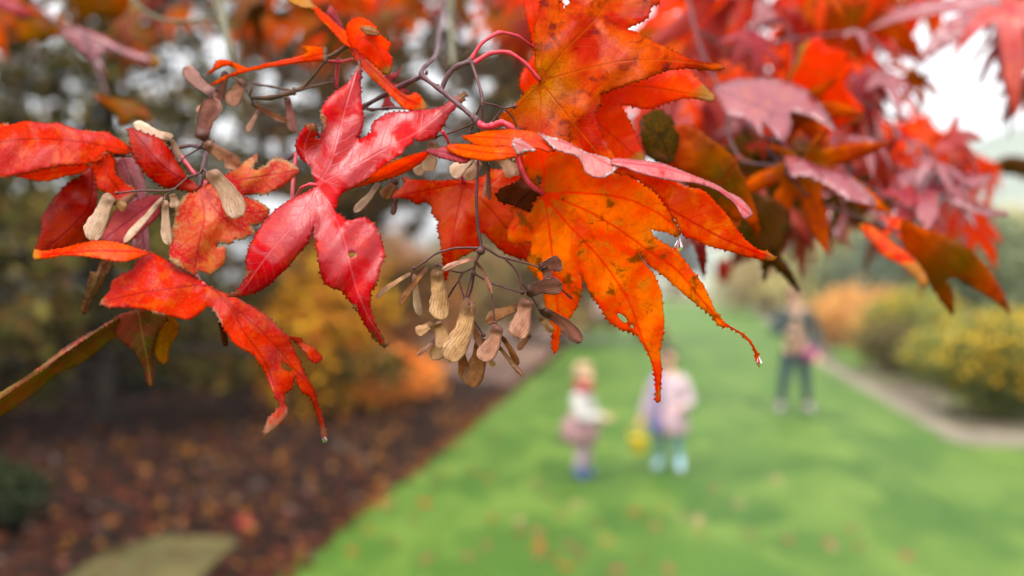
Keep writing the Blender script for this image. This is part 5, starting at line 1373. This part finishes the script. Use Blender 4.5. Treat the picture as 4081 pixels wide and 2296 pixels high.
def person(loc, rz, H, head, pose, label, wear):
    """H height in m, head = head height in m. Local space: facing -Y, +X is the person's left"""
    root = empty('person', loc, rz)
    tag(root, label, 'person')
    k = H
    hh = head
    zc = H - hh                                    # chin
    sh, hip = zc - 0.055 * k, 0.49 * k if H > 1.3 else 0.44 * k
    J, E = {}, []
    t = 0.070 * k if H > 1.3 else 0.098 * k
    J['pelvis'] = ((0, 0, hip + 0.02 * k), t)
    J['belly'] = ((0, 0, hip + (sh - hip) * 0.45), t * 0.92)
    J['chest'] = ((0, 0.005 * k, hip + (sh - hip) * 0.82), t * 1.05)
    J['neck'] = ((0, 0.006 * k, zc - 0.012 * k), 0.032 * k)
    hx, hy = pose.get('look', (0.0, 0.0))
    J['jaw'] = ((hx * 0.3, -0.10 * hh + hy * 0.3, zc + 0.20 * hh), (0.24 * hh, 0.26 * hh))
    J['face'] = ((hx * 0.7, -0.02 * hh + hy, zc + 0.50 * hh), (0.33 * hh, 0.38 * hh))
    J['crown'] = ((hx, 0.04 * hh + hy, zc + 0.78 * hh), (0.30 * hh, 0.34 * hh))
    J['nose'] = ((hx * 0.7, -0.44 * hh + hy, zc + 0.42 * hh), 0.04 * hh)
    E += [('pelvis', 'belly'), ('belly', 'chest'), ('chest', 'neck'), ('neck', 'jaw'), ('jaw', 'face'), ('face', 'crown'), ('face', 'nose')]
    for s, nm in ((-1, 'r'), (1, 'l')):
        J['ear' + nm] = ((hx * 0.7 + s * 0.40 * hh, 0.04 * hh + hy, zc + 0.46 * hh), 0.05 * hh)
        E.append(('face', 'ear' + nm))
        A = [Vector(q) * k for q in pose['arm_' + nm]]          # elbow, wrist
        J['shoulder' + nm] = ((s * (0.095 if H > 1.3 else 0.105) * k, 0.005 * k, sh - 0.015 * k), 0.040 * k)
        J['elbow' + nm] = (tuple(A[0]), 0.028 * k)
        J['wrist' + nm] = (tuple(A[1]), 0.019 * k)
        dr = (A[1] - A[0]).normalized()
        sd_ = Vector((s, 0, 0)) - dr * dr.x * s
        sd_ = sd_.normalized() if sd_.length > 0.2 else Vector((0, -1, 0))
        palm = A[1] + dr * 0.042 * k
        J['palm' + nm] = (tuple(palm), (0.022 * k, 0.012 * k))
        E += [('chest', 'shoulder' + nm), ('shoulder' + nm, 'elbow' + nm), ('elbow' + nm, 'wrist' + nm), ('wrist' + nm, 'palm' + nm)]
        cr = dr.cross(sd_)
        for q, (off, ln) in enumerate(((-1.2, .036), (-0.4, .042), (0.4, .040), (1.2, .032))):
            b = palm + sd_ * off * 0.011 * k + dr * 0.014 * k
            m_ = b + dr * ln * 0.6 * k + cr * 0.006 * k
            e_ = b + dr * ln * 0.95 * k + cr * 0.016 * k
            for w_, p_ in (('a', b), ('b', m_), ('c', e_)): J['f%d%s%s' % (q, w_, nm)] = (tuple(p_), 0.0058 * k)
            E += [('palm' + nm, 'f%da%s' % (q, nm)), ('f%da%s' % (q, nm), 'f%db%s' % (q, nm)), ('f%db%s' % (q, nm), 'f%dc%s' % (q, nm))]
        tb = A[1] + dr * 0.024 * k - sd_ * 0.020 * k
        te = tb + dr * 0.026 * k - sd_ * 0.010 * k + cr * 0.008 * k
        J['ta' + nm] = (tuple(tb), 0.0068 * k); J['tb' + nm] = (tuple(te), 0.006 * k)
        E += [('wrist' + nm, 'ta' + nm), ('ta' + nm, 'tb' + nm)]
        Lg = [Vector(q) * k for q in pose['leg_' + nm]]         # knee, ankle
        J['hip' + nm] = ((s * 0.05 * k, 0, hip - 0.03 * k), 0.056 * k)
        J['knee' + nm] = (tuple(Lg[0]), 0.036 * k)
        J['ankle' + nm] = (tuple(Lg[1]), 0.024 * k)
        J['heel' + nm] = (tuple(Lg[1] + Vector((0, 0.012 * k, -0.02 * k))), 0.022 * k)
        td = Vector(pose.get('toe_' + nm, (s * 0.3, -1, 0))).normalized()
        J['toe' + nm] = (tuple(Vector((Lg[1].x, Lg[1].y, 0.016 * k)) + td * 0.085 * k), 0.018 * k)
        E += [('pelvis', 'hip' + nm), ('hip' + nm, 'knee' + nm), ('knee' + nm, 'ankle' + nm), ('ankle' + nm, 'heel' + nm), ('ankle' + nm, 'toe' + nm)]
    skin_obj('body', J, E, SKIN, root)
    def grow(keys, edges, add, mat, name, over=None):
        j = {q: (J[q][0], (J[q][1] if np.isscalar(J[q][1]) else J[q][1][0]) + add * k) for q in keys}
        if over: j.update(over)
        return skin_obj(name, j, edges, mat, root)
    # trousers, boots, jacket follow the body
    for s, nm in ((-1, 'r'), (1, 'l')):
        pass
    kn = lambda nm: J['knee' + nm][0]
    grow(['pelvis', 'hipr', 'kneer', 'ankler', 'hipl', 'kneel', 'anklel'], [('pelvis', 'hipr'), ('hipr', 'kneer'), ('kneer', 'ankler'), ('pelvis', 'hipl'), ('hipl', 'kneel'), ('kneel', 'anklel')], 0.008, wear['legs'], 'trousers')
    for nm in ('r', 'l'):
        sh_ = J['ankle' + nm][0]; kk = Vector(kn(nm)); an = Vector(sh_)
        top = an + (kk - an) * wear.get('boot', 0.1)
        jb = {'top': (tuple(top), 0.038 * k), 'ankle': (sh_, 0.036 * k), 'heel': (J['heel' + nm][0], 0.032 * k), 'toe': (J['toe' + nm][0], 0.030 * k)}
        skin_obj('boot', jb, [('top', 'ankle'), ('ankle', 'heel'), ('ankle', 'toe')], wear['shoes'], root)
    ja = {'pelvis': (tuple(Vector(J['pelvis'][0]) + Vector((0, 0, wear.get('hem', 0.0) * k))), J['pelvis'][1] + 0.022 * k)}
    grow(['pelvis', 'belly', 'chest', 'shoulderr', 'elbowr', 'wristr', 'shoulderl', 'elbowl', 'wristl'],
         [('pelvis', 'belly'), ('belly', 'chest'), ('chest', 'shoulderr'), ('shoulderr', 'elbowr'), ('elbowr', 'wristr'), ('chest', 'shoulderl'), ('shoulderl', 'elbowl'), ('elbowl', 'wristl')], 0.016, wear['top'], 'jacket', ja)
    # hair
    hc = Vector((hx * 0.85, 0.05 * hh + hy, zc + 0.62 * hh))
    hv, hf = ellipsoid((0, 0, 0), (1, 1, 1), 22, 16)
    out = []
    for q in hv:
        r_ = Vector((q.x * 0.41 * hh, q.y * 0.47 * hh, q.z * 0.44 * hh))
        if q.y < -0.35 and q.z < 0.30: r_.y = -0.16 * hh; r_.z = max(r_.z, -0.1 * hh); r_.x *= 0.9
        elif q.z < 0: r_.z *= wear.get('hairlen', 1.0) * (1 if q.y > -0.3 else 0.7)
        r_ *= 1 + 0.03 * math.sin(q.x * 17) * math.cos(q.y * 13)
        out.append(hc + r_)
    mesh_obj('hair', out, hf, wear['hair'], root, local=True)
    for s in (-1, 1):
        v_, f_ = ellipsoid((hx * 0.7 + s * 0.15 * hh, -0.385 * hh + hy, zc + 0.52 * hh), (0.04 * hh, 0.02 * hh, 0.03 * hh), 8, 6)
        mesh_obj('eye', v_, f_, EYE, root, local=True)
    v_, f_ = ellipsoid((hx * 0.5, -0.36 * hh + hy * 0.7, zc + 0.22 * hh), (0.09 * hh, 0.03 * hh, 0.022 * hh), 8, 6)
    mesh_obj('mouth', v_, f_, LIP, root, local=True)
    return root, J, (sh, hip, zc, k, hh)
EYE = plain_mat('eye_dark', S(40, 30, 26), rough=0.3); LIP = plain_mat('lips', S(190, 96, 92), rough=0.5)

# the grown-up
g_ = G(3170, 1640, 0.012)
ad, J, (sh, hip, zc, k, hh) = person((g_.x, g_.y, 0.012), R(-8), 1.66, 0.235, dict(
    arm_r=((-0.185, -0.03, 0.645), (-0.07, -0.14, 0.64)), arm_l=((0.155, 0.02, 0.63), (0.15, -0.08, 0.48)),
    leg_r=((-0.085, -0.015, 0.27), (-0.115, 0.01, 0.038)), leg_l=((0.075, -0.02, 0.27), (0.095, 0.01, 0.038)), look=(-0.03, -0.01)),
    'woman in a dark jacket, tan top and jeans standing far out on the lawn',
    dict(legs=cloth('jeans_dark', S(44, 58, 78), S(34, 46, 66)), shoes=cloth('shoes_grey_blue', S(110, 124, 140)), top=cloth('jacket_dark_green', S(54, 66, 66), S(42, 54, 56)), hair=cloth('hair_brown', S(112, 74, 66), S(88, 58, 52)), hairlen=1.9, boot=0.08))
lathe('shirt', [(0, -0.075, hip - 0.05, 0.055, 0.075), (0, -0.085, hip + 0.15, 0.06, 0.075), (0, -0.085, hip + 0.32, 0.055, 0.09), (0, -0.07, sh - 0.04, 0.045, 0.07), (0, -0.03, zc - 0.03, 0.045, 0.05)], cloth('shirt_tan', S(150, 120, 98), S(138, 108, 86)), ad, 18)
bagm = cloth('bag_magenta', S(146, 32, 104), S(130, 26, 92), 0.5)
bv, bf = [], []
bg_ = lathe('belt_bag', [(0.17, -0.15, 0.68, 0.05, 0.03), (0.17, -0.16, 0.70, 0.085, 0.05), (0.17, -0.16, 0.78, 0.09, 0.055), (0.17, -0.155, 0.83, 0.08, 0.045), (0.17, -0.15, 0.845, 0.05, 0.03)], bagm, ad, 16)

# smaller child, seen from the side
g_ = G(2318, 1908, 0.012)
k1, J, (sh, hip, zc, k, hh) = person((g_.x, g_.y, 0.012), R(62), 1.0, 0.205, dict(
    arm_r=((-0.17, -0.06, 0.54), (-0.07, -0.22, 0.56)), arm_l=((0.17, -0.05, 0.53), (0.06, -0.20, 0.52)),
    leg_r=((-0.06, -0.02, 0.24), (-0.06, 0.02, 0.045)), leg_l=((0.06, -0.03, 0.24), (0.07, -0.01, 0.045)), look=(0.0, -0.025), toe_r=(-0.2, -1, 0), toe_l=(0.3, -1, 0)),
    'small blond child in a cream jacket and blue boots, turned to the right',
    dict(legs=cloth('leggings_pale_pink', S(178, 150, 164), S(164, 136, 150)), shoes=cloth('boots_blue', S(40, 74, 124), S(52, 90, 140), 0.4), top=cloth('jacket_cream', S(178, 174, 168), S(164, 160, 156)), hair=cloth('hair_blond', S(176, 148, 116), S(150, 122, 92)), hairlen=1.3, boot=0.55, hem=0.06))
lathe('skirt', [(0, 0.01, 0.54, 0.115, 0.12), (0, 0.015, 0.47, 0.145, 0.155), (0, 0.02, 0.38, 0.16, 0.175), (0, 0.02, 0.31, 0.14, 0.15)], cloth('skirt_dusty_pink', S(160, 122, 124), S(146, 108, 112)), k1, 20, 0.02, 3)
lathe('scarf', [(0, -0.01, zc - 0.045, 0.078, 0.072), (0, -0.015, zc - 0.02, 0.092, 0.09), (0, -0.02, zc + 0.015, 0.086, 0.088), (0, -0.02, zc + 0.035, 0.07, 0.075)], cloth('scarf_coral_red', S(170, 64, 72), S(156, 54, 64)), k1, 18, 0.02, 4)

# second child, facing the camera, carrying a yellow bucket
g_ = G(2668, 1872, 0.012)
k2, J, (sh, hip, zc, k, hh) = person((g_.x, g_.y, 0.012), R(-22), 1.12, 0.212, dict(
    arm_r=((-0.185, 0.0, 0.54), (-0.215, -0.05, 0.42)), arm_l=((0.17, 0.01, 0.55), (0.12, -0.14, 0.53)),
    leg_r=((-0.065, -0.02, 0.23), (-0.085, 0.01, 0.045)), leg_l=((0.065, -0.03, 0.24), (0.095, -0.03, 0.045)), look=(-0.02, -0.02)),
    'dark-haired child in a pale pink coat with a lilac scarf and light boots',
    dict(legs=cloth('jeans_teal', S(92, 128, 132), S(78, 112, 118)), shoes=cloth('boots_pale_blue', S(150, 186, 200), S(136, 172, 188), 0.4), top=cloth('coat_pale_pink', S(188, 164, 170), S(176, 152, 160)), hair=cloth('hair_dark', S(74, 56, 54), S(58, 44, 42)), hairlen=1.4, boot=0.6, hem=-0.06))
lathe('coat_skirt', [(0.02, 0, 0.56, 0.115, 0.105), (0.02, 0, 0.46, 0.145, 0.13), (0.02, 0, 0.37, 0.155, 0.14), (0.02, 0, 0.33, 0.14, 0.13)], cloth('coat_pale_pink_hem', S(180, 150, 156), S(168, 138, 146)), k2, 20, 0.02, 5)
v_, f_ = tube_data([(-0.05, -0.10, zc - 0.02), (-0.085, -0.155, sh - 0.06), (-0.095, -0.175, 0.56), (-0.10, -0.175, 0.40)], [0.035, 0.05, 0.055, 0.05], 10)
sc_ = mesh_obj('scarf', v_, f_, cloth('scarf_lilac', S(150, 130, 156), S(128, 110, 146)), k2, local=True)
v_, f_ = tube_data([(-0.075, -0.165, 0.47), (-0.085, -0.185, 0.42), (-0.085, -0.18, 0.34)], [0.04, 0.055, 0.045], 10)
mesh_obj('bag', v_, f_, cloth('bag_indigo', S(84, 92, 150), S(70, 78, 130)), k2, local=True)
# the bucket hangs from the hand
hand = k2.matrix_basis @ Vector(J['palmr'][0])
bk = empty('bucket', (hand.x - 0.02, hand.y - 0.02, hand.z - 0.27))
tag(bk, 'yellow toy bucket held by the child in pink', 'bucket')
YB = plain_mat('bucket_yellow', S(238, 200, 50), S(230, 188, 40), 10, 0.4)
lathe('pail', [(0, 0, 0.0, 0.055, 0.055), (0, 0, 0.005, 0.062, 0.062), (0, 0, 0.135, 0.085, 0.085), (0, 0, 0.14, 0.09, 0.09), (0, 0, 0.13, 0.079, 0.079), (0, 0, 0.012, 0.056, 0.056)], YB, bk, 20)
v_, f_ = tube_data([(-0.085, 0, 0.13), (-0.07, 0, 0.20), (0.0, 0.01, 0.265), (0.07, 0, 0.20), (0.085, 0, 0.13)], [0.005] * 5, 7)
mesh_obj('handle', v_, f_, YB, bk, local=True)
